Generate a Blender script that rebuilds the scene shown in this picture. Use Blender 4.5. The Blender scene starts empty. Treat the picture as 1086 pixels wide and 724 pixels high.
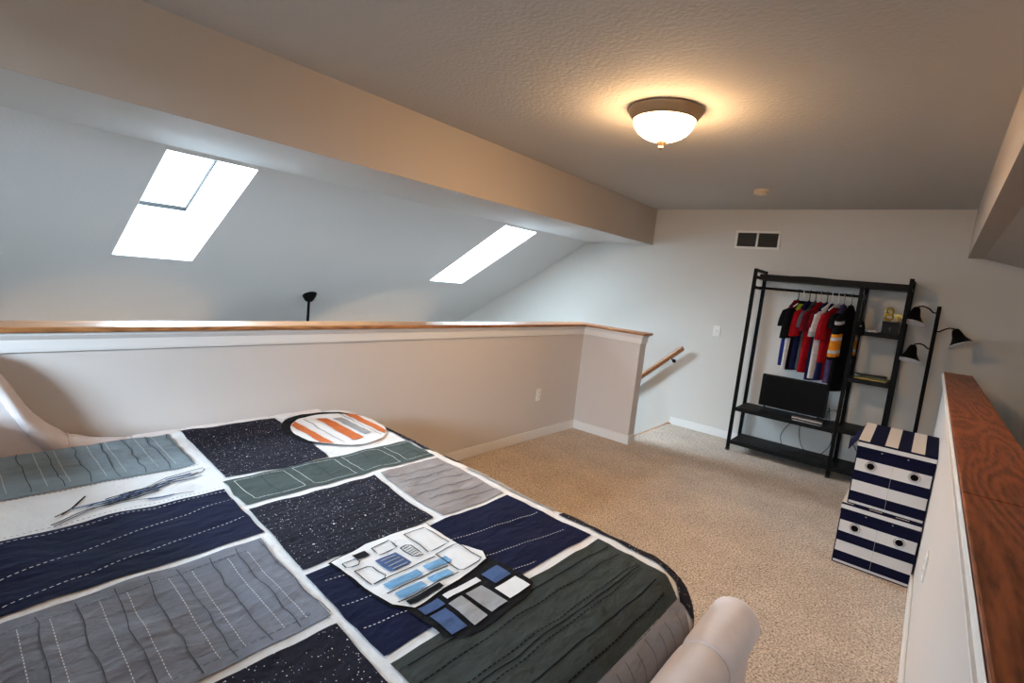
import bpy, bmesh, math, random
from mathutils import Vector, Matrix, noise

# ------------------------------------------------------------------ camera, world, exposure
SC = bpy.context.scene
COL = SC.collection
PI = math.pi

cam_d = bpy.data.cameras.new('camera')
cam_d.sensor_width = 36.0
cam_d.lens = 548.6 * 36.0 / 1086.0
cam_d.clip_start = 0.02
cam_d.clip_end = 200
cam = bpy.data.objects.new('camera', cam_d)
COL.objects.link(cam)
CAM_R = ((0.7660, -0.1587, 0.6229), (0.6340, 0.0282, -0.7728), (0.1051, 0.9869, 0.1225))
m = Matrix(CAM_R).to_4x4()
m.translation = Vector((0, 0, 1.483))
cam.matrix_world = m
SC.camera = cam

SC.view_settings.view_transform = 'Standard'
SC.view_settings.look = 'None'
SC.view_settings.gamma = 1.0
SC.view_settings.use_curve_mapping = False
SC.view_settings.exposure = 0.6

world = bpy.data.worlds.new('overcast_sky')
SC.world = world
world.use_nodes = True
bg = world.node_tree.nodes['Background']
bg.inputs['Color'].default_value = (0.80, 0.92, 1.0, 1)
bg.inputs['Strength'].default_value = 5.0

SLOPE = 0.604
SA = math.atan(SLOPE)
VX, VZ = -3.60, 2.017                  # top edge of the left vaulted ceiling
def slope_z(x): return VZ + SLOPE * (x - VX)

SKY_POWER = 250.0
def area(name, loc, direction, sx, sy, power, color):
    d = bpy.data.lights.new(name, 'AREA'); d.shape = 'RECTANGLE'; d.size = sx; d.size_y = sy
    d.energy = power; d.color = color
    o = bpy.data.objects.new(name, d); COL.objects.link(o)
    o.location = loc
    o.rotation_euler = Vector(direction).to_track_quat('-Z', 'Y').to_euler()
    return o
NRM = Vector((-math.sin(SA), 0, math.cos(SA)))      # outward normal of the vault
for y0 in (1.10, 4.20):
    c = Vector((-4.16, y0 + 0.25, slope_z(-4.16))) + NRM * 0.62
    area('skylight_daylight', c, -NRM, 0.75, 1.5, SKY_POWER, (0.72, 0.88, 1.0))
area('added_rear_fill', (-0.2, -4.1, 2.52), (-0.2, 1, -0.36), 1.95, 0.9, 680.0, (0.70, 0.86, 1.0))  # added fill lamp, unseen: cool light for the bed and half wall

# two added spot lights, unseen and without fixtures, for warm glow on the vault
for y in (1.30, 4.15):
    d = bpy.data.lights.new('added_vault_glow', 'SPOT'); d.energy = 34; d.color = (1.0, 0.66, 0.38)
    d.spot_size = math.radians(66); d.spot_blend = 0.22; d.shadow_soft_size = 0.05
    o = bpy.data.objects.new('added_vault_glow', d); COL.objects.link(o)
    o.location = (-6.2, y, -0.9); o.rotation_euler = (PI, 0, 0)

# ------------------------------------------------------------------ materials
def new_mat(name):
    mt = bpy.data.materials.new(name); mt.use_nodes = True
    nt = mt.node_tree
    return mt, nt, nt.nodes['Principled BSDF']

def mat(name, col, rough=0.6, metal=0.0, bump=0.0, bscale=80.0, vary=0.0, vscale=6.0, spec=None, sheen=0.0, stretch=None):
    mt, nt, b = new_mat(name)
    b.inputs['Base Color'].default_value = (*col, 1)
    b.inputs['Roughness'].default_value = rough
    b.inputs['Metallic'].default_value = metal
    if spec is not None: b.inputs['Specular IOR Level'].default_value = spec
    if sheen:
        b.inputs['Sheen Weight'].default_value = sheen
        b.inputs['Sheen Roughness'].default_value = 0.5
    tc = nt.nodes.new('ShaderNodeTexCoord')
    vec = tc.outputs['Object']
    if stretch:
        mp = nt.nodes.new('ShaderNodeMapping'); mp.inputs['Scale'].default_value = stretch
        nt.links.new(vec, mp.inputs['Vector']); vec = mp.outputs['Vector']
    if vary:
        n = nt.nodes.new('ShaderNodeTexNoise'); n.inputs['Scale'].default_value = vscale; n.inputs['Detail'].default_value = 5
        nt.links.new(vec, n.inputs['Vector'])
        r = nt.nodes.new('ShaderNodeMapRange')
        r.inputs['From Min'].default_value = 0.3; r.inputs['From Max'].default_value = 0.7
        r.inputs['To Min'].default_value = 1 - vary; r.inputs['To Max'].default_value = 1 + vary
        nt.links.new(n.outputs['Fac'], r.inputs['Value'])
        mx = nt.nodes.new('ShaderNodeVectorMath'); mx.operation = 'SCALE'
        mx.inputs[0].default_value = col
        nt.links.new(r.outputs['Result'], mx.inputs['Scale'])
        nt.links.new(mx.outputs['Vector'], b.inputs['Base Color'])
    if bump:
        n2 = nt.nodes.new('ShaderNodeTexNoise'); n2.inputs['Scale'].default_value = bscale; n2.inputs['Detail'].default_value = 4
        nt.links.new(vec, n2.inputs['Vector'])
        bp = nt.nodes.new('ShaderNodeBump'); bp.inputs['Strength'].default_value = bump; bp.inputs['Distance'].default_value = 0.01
        nt.links.new(n2.outputs['Fac'], bp.inputs['Height'])
        nt.links.new(bp.outputs['Normal'], b.inputs['Normal'])
    return mt

def emit(name, col, strength):
    mt, nt, b = new_mat(name)
    b.inputs['Base Color'].default_value = (*col, 1)
    b.inputs['Emission Color'].default_value = (*col, 1)
    b.inputs['Emission Strength'].default_value = strength
    return mt

def carpet_mat():
    mt, nt, b = new_mat('carpet')
    b.inputs['Roughness'].default_value = 0.95
    b.inputs['Specular IOR Level'].default_value = 0.1
    tc = nt.nodes.new('ShaderNodeTexCoord')
    n = nt.nodes.new('ShaderNodeTexNoise'); n.inputs['Scale'].default_value = 120; n.inputs['Detail'].default_value = 3; n.inputs['Distortion'].default_value = 0.8
    nt.links.new(tc.outputs['Object'], n.inputs['Vector'])
    cr = nt.nodes.new('ShaderNodeValToRGB')
    e = cr.color_ramp.elements
    e[0].position = 0.34; e[0].color = (0.235, 0.185, 0.148, 1)
    e[1].position = 0.62; e[1].color = (0.80, 0.685, 0.58, 1)
    nt.links.new(n.outputs['Fac'], cr.inputs['Fac'])
    n3 = nt.nodes.new('ShaderNodeTexNoise'); n3.inputs['Scale'].default_value = 3.5; n3.inputs['Detail'].default_value = 3
    nt.links.new(tc.outputs['Object'], n3.inputs['Vector'])
    r = nt.nodes.new('ShaderNodeMapRange'); r.inputs['From Min'].default_value = 0.3; r.inputs['From Max'].default_value = 0.7
    r.inputs['To Min'].default_value = 0.9; r.inputs['To Max'].default_value = 1.08
    nt.links.new(n3.outputs['Fac'], r.inputs['Value'])
    mx = nt.nodes.new('ShaderNodeVectorMath'); mx.operation = 'SCALE'
    nt.links.new(cr.outputs['Color'], mx.inputs[0]); nt.links.new(r.outputs['Result'], mx.inputs['Scale'])
    nt.links.new(mx.outputs['Vector'], b.inputs['Base Color'])
    bp = nt.nodes.new('ShaderNodeBump'); bp.inputs['Strength'].default_value = 0.8; bp.inputs['Distance'].default_value = 0.012
    nt.links.new(n.outputs['Fac'], bp.inputs['Height']); nt.links.new(bp.outputs['Normal'], b.inputs['Normal'])
    return mt

def oak_mat(name, dark, light, scale=1.0, axis='Y', rough=0.38):
    """oak with cathedral grain: distorted bands stretched along the board"""
    mt, nt, b = new_mat(name)
    b.inputs['Roughness'].default_value = rough
    tc = nt.nodes.new('ShaderNodeTexCoord')
    mp = nt.nodes.new('ShaderNodeMapping')
    st = {'X': (0.5, 4, 4), 'Y': (4, 0.55, 4), 'Z': (4, 4, 0.5)}[axis]
    mp.inputs['Scale'].default_value = [q * scale for q in st]
    nt.links.new(tc.outputs['Object'], mp.inputs['Vector'])
    n = nt.nodes.new('ShaderNodeTexNoise'); n.inputs['Scale'].default_value = 1.6; n.inputs['Detail'].default_value = 1.5; n.inputs['Roughness'].default_value = 0.4
    nt.links.new(mp.outputs['Vector'], n.inputs['Vector'])
    mul = nt.nodes.new('ShaderNodeMath'); mul.operation = 'MULTIPLY'; mul.inputs[1].default_value = 85
    nt.links.new(n.outputs['Fac'], mul.inputs[0])
    sn = nt.nodes.new('ShaderNodeMath'); sn.operation = 'SINE'
    nt.links.new(mul.outputs[0], sn.inputs[0])
    n2 = nt.nodes.new('ShaderNodeTexNoise'); n2.inputs['Scale'].default_value = 30; n2.inputs['Detail'].default_value = 3
    nt.links.new(mp.outputs['Vector'], n2.inputs['Vector'])
    ad = nt.nodes.new('ShaderNodeMath'); ad.operation = 'MULTIPLY_ADD'; ad.inputs[1].default_value = 0.17
    nt.links.new(sn.outputs[0], ad.inputs[0]); nt.links.new(n2.outputs['Fac'], ad.inputs[2])
    cr = nt.nodes.new('ShaderNodeValToRGB')
    cr.color_ramp.elements[0].position = 0.18; cr.color_ramp.elements[0].color = (*dark, 1)
    cr.color_ramp.elements[1].position = 0.72; cr.color_ramp.elements[1].color = (*light, 1)
    nt.links.new(ad.outputs[0], cr.inputs['Fac'])
    nt.links.new(cr.outputs['Color'], b.inputs['Base Color'])
    bp = nt.nodes.new('ShaderNodeBump'); bp.inputs['Strength'].default_value = 0.12; bp.inputs['Distance'].default_value = 0.002
    nt.links.new(ad.outputs[0], bp.inputs['Height']); nt.links.new(bp.outputs['Normal'], b.inputs['Normal'])
    return mt

def star_mat(name, col):
    """dark cloth sprinkled with printed white dots of several sizes"""
    mt, nt, b = new_mat(name)
    b.inputs['Roughness'].default_value = 0.85
    b.inputs['Specular IOR Level'].default_value = 0.12
    tc = nt.nodes.new('ShaderNodeTexCoord')
    acc = None
    for sc, th, keep in ((26, 0.085, 0.80), (60, 0.12, 0.80), (110, 0.17, 0.74), (14, 0.06, 0.78)):
        v = nt.nodes.new('ShaderNodeTexVoronoi'); v.voronoi_dimensions = '2D'; v.inputs['Scale'].default_value = sc
        nt.links.new(tc.outputs['Object'], v.inputs['Vector'])
        sep = nt.nodes.new('ShaderNodeSeparateColor'); nt.links.new(v.outputs['Color'], sep.inputs['Color'])
        r = nt.nodes.new('ShaderNodeMath'); r.operation = 'MULTIPLY'; r.inputs[1].default_value = th
        nt.links.new(sep.outputs['Green'], r.inputs[0])
        lt = nt.nodes.new('ShaderNodeMath'); lt.operation = 'LESS_THAN'
        nt.links.new(v.outputs['Distance'], lt.inputs[0]); nt.links.new(r.outputs[0], lt.inputs[1])
        gt = nt.nodes.new('ShaderNodeMath'); gt.operation = 'GREATER_THAN'; gt.inputs[1].default_value = keep
        nt.links.new(sep.outputs['Red'], gt.inputs[0])
        ml = nt.nodes.new('ShaderNodeMath'); ml.operation = 'MULTIPLY'
        nt.links.new(lt.outputs[0], ml.inputs[0]); nt.links.new(gt.outputs[0], ml.inputs[1])
        if acc is None: acc = ml
        else:
            mxn = nt.nodes.new('ShaderNodeMath'); mxn.operation = 'MAXIMUM'
            nt.links.new(acc.outputs[0], mxn.inputs[0]); nt.links.new(ml.outputs[0], mxn.inputs[1]); acc = mxn
    mix = nt.nodes.new('ShaderNodeMix'); mix.data_type = 'RGBA'
    mix.inputs['A'].default_value = (*col, 1); mix.inputs['B'].default_value = (0.75, 0.75, 0.8, 1)
    nt.links.new(acc.outputs[0], mix.inputs['Factor'])
    nt.links.new(mix.outputs['Result'], b.inputs['Base Color'])
    n2 = nt.nodes.new('ShaderNodeTexNoise'); n2.inputs['Scale'].default_value = 40; n2.inputs['Detail'].default_value = 3
    nt.links.new(tc.outputs['Object'], n2.inputs['Vector'])
    bp = nt.nodes.new('ShaderNodeBump'); bp.inputs['Strength'].default_value = 0.8; bp.inputs['Distance'].default_value = 0.01
    nt.links.new(n2.outputs['Fac'], bp.inputs['Height']); nt.links.new(bp.outputs['Normal'], b.inputs['Normal'])
    return mt

def pane_mat():
    mt = bpy.data.materials.new('window_glass'); mt.use_nodes = True
    nt = mt.node_tree; nt.nodes.clear()
    out = nt.nodes.new('ShaderNodeOutputMaterial')
    t = nt.nodes.new('ShaderNodeBsdfTransparent'); t.inputs['Color'].default_value = (0.95, 0.98, 1, 1)
    g = nt.nodes.new('ShaderNodeBsdfGlossy'); g.inputs['Roughness'].default_value = 0.02
    mx = nt.nodes.new('ShaderNodeMixShader'); mx.inputs[0].default_value = 0.05
    nt.links.new(t.outputs[0], mx.inputs[1]); nt.links.new(g.outputs[0], mx.inputs[2]); nt.links.new(mx.outputs[0], out.inputs[0])
    return mt

M = {}
M['wall'] = mat('greige_wall_paint', (0.60, 0.56, 0.535), 0.75, bump=0.06, bscale=180)
M['wall_far'] = mat('pale_greige_wall_paint', (0.60, 0.58, 0.545), 0.75, bump=0.06, bscale=180)
M['beam'] = mat('beam_paint_with_shade', (0.44, 0.385, 0.335), 0.75, bump=0.06, bscale=180)  # wall paint darkened: low light on beams and right soffit put into the colour
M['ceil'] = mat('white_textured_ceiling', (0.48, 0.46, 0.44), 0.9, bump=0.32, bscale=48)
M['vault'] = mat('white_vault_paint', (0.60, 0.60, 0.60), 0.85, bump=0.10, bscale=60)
M['trim'] = mat('white_trim_paint', (0.74, 0.73, 0.72), 0.4)
M['shaft'] = mat('white_shaft_paint', (0.85, 0.86, 0.87), 0.7)
M['carpet'] = carpet_mat()
M['oak'] = oak_mat('honey_oak', (0.20, 0.075, 0.022), (0.44, 0.19, 0.065))
M['oak_x'] = oak_mat('honey_oak_crosswise', (0.20, 0.075, 0.022), (0.44, 0.19, 0.065), axis='X')
M['oak_red'] = oak_mat('red_oak', (0.12, 0.030, 0.011), (0.36, 0.105, 0.036), rough=0.5)
M['black'] = mat('black_painted_steel', (0.004, 0.0038, 0.0038), 0.5, spec=0.08)
M['blackwood'] = mat('black_laminate', (0.006, 0.0058, 0.0058), 0.5, bump=0.04, bscale=60, spec=0.12)
M['plastic'] = mat('black_plastic', (0.007, 0.007, 0.008), 0.5, spec=0.2)
M['screen'] = mat('dark_glass_screen', (0.003, 0.003, 0.0035), 0.3, spec=0.12)
M['rubber'] = mat('black_rubber', (0.01, 0.01, 0.01), 0.6)
M['silver'] = mat('silver_metal', (0.62, 0.62, 0.64), 0.25, metal=0.9)
M['chrome'] = mat('chrome_wire', (0.7, 0.7, 0.72), 0.2, metal=1.0)
M['bronze'] = mat('brushed_bronze', (0.34, 0.235, 0.14), 0.45, metal=0.35)
M['plate'] = mat('white_plastic', (0.78, 0.77, 0.74), 0.35)
M['ivory'] = mat('ivory_plastic', (0.62, 0.50, 0.37), 0.45)
M['dark'] = mat('dark_cavity', (0.004, 0.004, 0.004), 0.9, spec=0.05)
M['duct'] = mat('grey_louvre', (0.06, 0.058, 0.055), 0.6)
M['pane'] = pane_mat()
M['white'] = mat('white_cloth', (0.78, 0.78, 0.79), 0.85, bump=0.35, bscale=55, vary=0.05, vscale=9)
M['bulb_white'] = mat('white_enamel', (0.75, 0.75, 0.76), 0.4)
M['bowl'] = emit('lit_frosted_glass', (1.0, 0.61, 0.29), 84.0)
M['uphol'] = mat('blush_white_upholstery', (0.70, 0.62, 0.605), 0.85, bump=0.22, bscale=260, vary=0.05, vscale=14, sheen=0.2)
M['navy_canvas'] = mat('navy_canvas', (0.006, 0.007, 0.026), 0.9, bump=0.2, bscale=300, spec=0.08)
M['white_canvas'] = mat('white_canvas', (0.62, 0.62, 0.63), 0.85, bump=0.25, bscale=300)
M['cream_canvas'] = mat('cream_canvas', (0.60, 0.55, 0.50), 0.85, bump=0.25, bscale=300)
def cloth(name, c, b=1.0): return mat(name, c, 0.9, bump=b, bscale=32, vary=0.12, vscale=16, spec=0.12, stretch=(1.0, 0.45, 1.0))
M['q_slate'] = cloth('slate_blue_cloth', (0.21, 0.26, 0.29))
M['q_navy'] = cloth('navy_cloth', (0.006, 0.008, 0.034))
M['q_star'] = star_mat('speckled_navy_cloth', (0.012, 0.011, 0.022))
M['q_grey'] = cloth('cool_grey_cloth', (0.20, 0.21, 0.25))
M['q_green'] = cloth('grey_green_cloth', (0.07, 0.092, 0.088))
M['q_dgreen'] = cloth('charcoal_green_cloth', (0.045, 0.053, 0.050))
M['q_taupe'] = cloth('taupe_grey_cloth', (0.30, 0.275, 0.275))
M['q_black'] = cloth('black_cloth', (0.008, 0.008, 0.010))
M['q_orange'] = cloth('orange_cloth', (0.62, 0.17, 0.055))
M['q_lblue'] = cloth('light_blue_cloth', (0.20, 0.42, 0.68))
M['q_mblue'] = cloth('mid_blue_cloth', (0.075, 0.125, 0.27))
M['q_lgrey'] = cloth('light_grey_cloth', (0.38, 0.38, 0.39))
M['q_white'] = mat('bright_white_cloth', (0.84, 0.84, 0.85), 0.85, bump=0.2, bscale=45)
M['thread'] = mat('white_thread', (0.7, 0.7, 0.72), 0.8)
M['dthread'] = mat('dark_thread', (0.012, 0.012, 0.022), 0.8)
M['gold'] = mat('gold_paint', (0.42, 0.29, 0.06), 0.35, metal=0.7)
def fab(name, c): return mat(name, c, 0.9, bump=0.3, bscale=50, vary=0.2, vscale=20, spec=0.1)
F = {'red': fab('red_jersey', (0.27, 0.005, 0.010)), 'dred': fab('dark_red_jersey', (0.11, 0.005, 0.010)), 'navy': fab('navy_jersey', (0.008, 0.010, 0.045)),
     'black': fab('black_jersey', (0.004, 0.004, 0.005)), 'white': fab('white_jersey', (0.48, 0.45, 0.46)), 'grey': fab('grey_jersey', (0.06, 0.06, 0.065)),
     'blue': fab('blue_jersey', (0.015, 0.02, 0.12)), 'purple': fab('purple_jersey', (0.08, 0.06, 0.16)), 'neon': fab('neon_yellow_jersey', (0.50, 0.62, 0.04)),
     'orange': fab('orange_jersey', (0.62, 0.20, 0.015)), 'lgrey': fab('light_grey_jersey', (0.28, 0.27, 0.28))}

# ------------------------------------------------------------------ mesh helpers
class MB:
    def __init__(self, mats=None):
        self.bm = bmesh.new(); self.mats = mats or []
    def idx(self, mt):
        if mt not in self.mats: self.mats.append(mt)
        return self.mats.index(mt)
    def _setmat(self, faces, mt):
        if mt is None: return
        i = self.idx(mt)
        for f in faces: f.material_index = i
    def box(self, x0, x1, y0, y1, z0, z1, mt=None, bevel=0.0, seg=2, rot=None, piv=None):
        r = bmesh.ops.create_cube(self.bm, size=1.0)
        vs = r['verts']
        for v in vs:
            v.co = Vector(((x0 + x1) / 2 + v.co.x * (x1 - x0), (y0 + y1) / 2 + v.co.y * (y1 - y0), (z0 + z1) / 2 + v.co.z * (z1 - z0)))
        if bevel:
            es = list({e for v in vs for e in v.link_edges})
            b = bmesh.ops.bevel(self.bm, geom=es, offset=bevel, segments=seg, affect='EDGES', profile=0.5)
            vs = list({v for f in b['faces'] for v in f.verts} | {v for v in vs if v.is_valid})
        fs = list({f for v in vs for f in v.link_faces})
        if rot is not None:
            bmesh.ops.rotate(self.bm, verts=vs, cent=piv or Vector(((x0 + x1) / 2, (y0 + y1) / 2, (z0 + z1) / 2)), matrix=rot)
        self._setmat(fs, mt)
        return vs
    def ring_loft(self, rings, mt=None, cap=True, closed=True):
        """rings: lists of points, all the same length"""
        vr = [[self.bm.verts.new(p) for p in r] for r in rings]
        fs = []
        n = len(vr[0])
        for a, b in zip(vr, vr[1:]):
            for i in range(n if closed else n - 1):
                j = (i + 1) % n
                try: fs.append(self.bm.faces.new((a[i], a[j], b[j], b[i])))
                except ValueError: pass
        if cap and closed:
            fs.append(self.bm.faces.new(list(reversed(vr[0])))); fs.append(self.bm.faces.new(vr[-1]))
        self._setmat(fs, mt)
        return fs
    def lathe(self, prof, mt=None, n=32, origin=(0, 0, 0), axis=(0, 0, 1)):
        """prof: (r, z) list along the axis"""
        q = Vector((0, 0, 1)).rotation_difference(Vector(axis).normalized())
        o = Vector(origin)
        rings = []
        for r, z in prof:
            rings.append([o + q @ Vector((max(r, 1e-4) * math.cos(2 * PI * i / n), max(r, 1e-4) * math.sin(2 * PI * i / n), z)) for i in range(n)])
        return self.ring_loft(rings, mt)
    def tube(self, pts, r, mt=None, n=8, rs=None):
        pts = [Vector(p) for p in pts]
        rings = []
        up = None
        for i, p in enumerate(pts):
            t = (pts[min(i + 1, len(pts) - 1)] - pts[max(i - 1, 0)]).normalized()
            if up is None:
                up = Vector((0, 0, 1)) if abs(t.z) < 0.9 else Vector((1, 0, 0))
            a = t.cross(up).normalized(); b = a.cross(t).normalized(); up = b
            rr = rs[i] if rs else r
            rings.append([p + (a * math.cos(2 * PI * k / n) + b * math.sin(2 * PI * k / n)) * rr for k in range(n)])
        return self.ring_loft(rings, mt)
    def poly_prism(self, pts, extrude, mt=None):
        """closed outline (3-D points) pushed along a vector"""
        e = Vector(extrude)
        return self.ring_loft([[Vector(p) for p in pts], [Vector(p) + e for p in pts]], mt)
    def torus(self, c, R, r, axis, mt=None, n=28, k=8):
        q = Vector((0, 0, 1)).rotation_difference(Vector(axis).normalized()); c = Vector(c)
        rings = []
        for i in range(n + 1):
            a = 2 * PI * i / n
            rings.append([c + q @ Vector(((R + r * math.cos(2 * PI * j / k)) * math.cos(a), (R + r * math.cos(2 * PI * j / k)) * math.sin(a), r * math.sin(2 * PI * j / k))) for j in range(k)])
        fs = self.ring_loft(rings, mt, cap=False)
        return fs
    def build(self, name, mt=None, parent=None, smooth=False, origin=None, autosmooth=None):
        bmesh.ops.remove_doubles(self.bm, verts=self.bm.verts, dist=1e-5)
        bmesh.ops.recalc_face_normals(self.bm, faces=self.bm.faces)
        if origin is not None:
            o_ = Vector(origin)
            for v in self.bm.verts: v.co -= o_
        me = bpy.data.meshes.new(name)
        self.bm.to_mesh(me); self.bm.free()
        for mm in (self.mats or [mt]):
            me.materials.append(mm)
        if smooth:
            for p in me.polygons: p.use_smooth = True
            me.set_sharp_from_angle(angle=math.radians(autosmooth if autosmooth else 40))
        o = bpy.data.objects.new(name, me); COL.objects.link(o)
        if origin is not None: o.location = origin
        if parent is not None: o.parent = parent
        return o

def struct(o):
    o['kind'] = 'structure'; return o
def tag(o, label, cat, group=None):
    o['label'] = label; o['category'] = cat
    if group: o['group'] = group
    return o
def thing(name, loc, label, cat, group=None, rz=0.0):
    o = bpy.data.objects.new(name, None); COL.objects.link(o)
    o.empty_display_size = 0.1
    o.location = loc; o.rotation_euler = (0, 0, rz)
    return tag(o, label, cat, group)

def arc(cx, cz, r, a0, a1, n):
    return [(cx + r * math.cos(math.radians(a0 + (a1 - a0) * i / n)), cz + r * math.sin(math.radians(a0 + (a1 - a0) * i / n))) for i in range(n + 1)]

# ------------------------------------------------------------------ the setting
FARY = 5.78
BACKY = -2.30
HX = -2.75          # loft face of the left half wall
RX = 0.126          # loft face of the right half wall
STY = 4.57          # loft face of the short return wall
STX = -2.12         # its free end
b = MB(); b.box(HX, RX + 0.136, BACKY, STY + 0.06, -0.25, 0); b.box(-2.196, RX + 0.136, STY + 0.06, FARY, -0.25, 0)
b.box(RX + 0.136, 1.6, 5.36, FARY, -0.25, 0)
struct(b.build('floor', M['carpet']))
b = MB(); b.box(-7.1, 1.7, BACKY - 0.1, FARY, -2.8, -2.7); struct(b.build('floor_lower', M['carpet']))
b = MB(); b.box(-7.1, 1.7, FARY, FARY + 0.12, -2.8, 2.6); struct(b.build('wall_far', M['wall_far']))
# back wall with an added opening (behind the camera) for the cool fill light
WX0, WX1, WZ0, WZ1 = -2.2, -0.6, 1.2, 2.2
b = MB()
b.box(-7.1, WX0, BACKY - 0.12, BACKY, -2.8, 2.6); b.box(WX1, 1.7, BACKY - 0.12, BACKY, -2.8, 2.6)
b.box(WX0, WX1, BACKY - 0.12, BACKY, -2.8, WZ0); b.box(WX0, WX1, BACKY - 0.12, BACKY, WZ1, 2.6)
struct(b.build('wall_back', M['wall']))
b = MB(); b.box(-7.2, -7.1, BACKY - 0.1, FARY + 0.1, -2.8, 0.2); struct(b.build('wall_left', M['wall_far']))
b = MB(); b.box(1.6, 1.7, BACKY - 0.1, FARY + 0.1, -2.8, 2.3); struct(b.build('wall_right', M['wall']))
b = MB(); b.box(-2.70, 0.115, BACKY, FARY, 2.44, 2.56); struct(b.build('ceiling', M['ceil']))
# left dropped beam: painted face + white soffit
b = MB()
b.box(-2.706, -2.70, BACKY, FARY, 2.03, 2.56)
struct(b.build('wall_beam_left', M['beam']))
b = MB(); b.box(VX, -2.706, BACKY, FARY, 2.0305, 2.10)
struct(b.build('ceiling_soffit_left', M['vault']))
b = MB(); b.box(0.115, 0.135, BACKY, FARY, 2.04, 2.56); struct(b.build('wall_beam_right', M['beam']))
b = MB()
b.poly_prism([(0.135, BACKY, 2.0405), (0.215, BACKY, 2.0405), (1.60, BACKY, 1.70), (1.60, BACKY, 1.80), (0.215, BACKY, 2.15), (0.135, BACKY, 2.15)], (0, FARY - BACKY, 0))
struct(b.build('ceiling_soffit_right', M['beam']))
# vaulted ceiling with two skylight openings
SKX0, SKX1 = -4.72, -3.61
SKY = ((1.09, 1.62), (4.17, 4.715))
b = MB()
def vault_panel(x0, x1, y0, y1):
    th = 0.05
    q = [(x0, slope_z(x0)), (x1, slope_z(x1)), (x1 - th * 0.5, slope_z(x1) + th), (x0 - th * 0.5, slope_z(x0) + th)]
    b.poly_prism([(x, y0, z) for x, z in q], (0, y1 - y0, 0))
vault_panel(-7.15, SKX0, BACKY, FARY); vault_panel(SKX1, VX + 0.06, BACKY, FARY)
ys = [BACKY, SKY[0][0], SKY[0][1], SKY[1][0], SKY[1][1], FARY]
for i in (0, 2, 4): vault_panel(SKX0, SKX1, ys[i], ys[i + 1])
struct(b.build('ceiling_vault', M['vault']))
SHD = Vector((-0.165, 0, 0.395))          # direction and depth of the light shafts
for n_, (y0, y1) in enumerate(SKY, 1):
    b = MB()
    c = [Vector((SKX0, y0, slope_z(SKX0))), Vector((SKX1, y0, slope_z(SKX1))), Vector((SKX1, y1, slope_z(SKX1))), Vector((SKX0, y1, slope_z(SKX0)))]
    cen = sum(c, Vector()) / 4
    c = [p + (cen - p).normalized() * 0.005 - NRM * 0.001 for p in c]
    for i in range(4):
        a, d = c[i], c[(i + 1) % 4]
        out = ((a + d) / 2 - cen).normalized() * 0.0045
        b.poly_prism([a, d, d + SHD, a + SHD], out)
    w = struct(b.build('window_%d' % n_, M['shaft']))
    b = MB()
    ins = [p + SHD for p in c]
    for i in range(4):
        a, d = ins[i], ins[(i + 1) % 4]
        ia, id_ = a + (cen + SHD - a) * 0.025, d + (cen + SHD - d) * 0.025
        b.poly_prism([a, d, id_, ia], NRM * 0.03)
    b.build('window_frame', M['dark'], w)
    b = MB(); b.poly_prism([p + (cen + SHD - p) * 0.012 + NRM * 0.012 for p in ins], NRM * 0.006)
    b.build('pane', M['pane'], w)
# added window behind the camera, unseen, framing the cool fill light
b = MB(); fw = 0.06
b.box(WX0, WX1, BACKY - 0.10, BACKY + 0.015, WZ0, WZ0 + fw); b.box(WX0, WX1, BACKY - 0.10, BACKY + 0.015, WZ1 - fw, WZ1)
b.box(WX0, WX0 + fw, BACKY - 0.10, BACKY + 0.015, WZ0, WZ1); b.box(WX1 - fw, WX1, BACKY - 0.10, BACKY + 0.015, WZ0, WZ1)
b.box(-1.42, -1.38, BACKY - 0.08, BACKY - 0.02, WZ0, WZ1)
w = struct(b.build('window_3', M['trim']))
b = MB(); b.box(WX0 + fw, WX1 - fw, BACKY - 0.055, BACKY - 0.05, WZ0 + fw, WZ1 - fw); b.build('pane', M['pane'], w)

# half walls
HT = 1.07
b = MB(); b.box(HX - 0.12, HX, BACKY, STY + 0.12, -2.8, HT); b.box(HX, STX, STY, STY + 0.12, -2.8, HT)
struct(b.build('wall_half_left', M['wall']))
b = MB(); b.box(RX, RX + 0.136, BACKY, 5.35, -2.8, 1.08); struct(b.build('wall_half_right', M['wall']))
# white frieze under the oak caps: stepped moulding
def frieze(path_pts, outs, z0, z1):
    """path of the wall face; outs = outward unit vectors at each point (mitred)"""
    prof = [(0.0, z0), (0.010, z0), (0.012, z0 + 0.012), (0.013, z0 + 0.05), (0.020, z0 + 0.06), (0.027, z1 - 0.012), (0.028, z1), (0.0, z1)]
    rings = [[Vector((p[0] + o[0] * d, p[1] + o[1] * d, z)) for d, z in prof] for p, o in zip(path_pts, outs)]
    bb = MB(); bb.ring_loft(rings); return bb
bb = frieze([(HX, BACKY), (HX, STY), (STX, STY), (STX, STY + 0.12)], [(1, 0), (1, -1), (1, -1), (1, 0)], 0.988, HT)
struct(bb.build('trim_1', M['trim']))
bb = frieze([(RX, BACKY), (RX, 5.35), (RX + 0.136, 5.35)], [(-1, 0), (-1, 1), (0, 1)], 1.035, 1.08)
struct(bb.build('trim_2', M['trim']))
# oak caps
b = MB()
b.box(HX - 0.155, HX + 0.042, BACKY, STY + 0.155, HT, HT + 0.023, bevel=0.006)
struct(b.build('trim_3', M['oak']))
b = MB()
b.box(HX + 0.042, STX + 0.045, STY - 0.042, STY + 0.155, HT, HT + 0.023, bevel=0.006)
struct(b.build('trim_4', M['oak_x']))
b = MB(); b.box(RX - 0.018, RX + 0.158, 1.585, 5.37, 1.08, 1.102, bevel=0.004); b.box(RX - 0.018, RX + 0.158, BACKY, 1.584, 1.08, 1.1015, bevel=0.004)
struct(b.build('trim_5', M['oak_red']))
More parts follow.
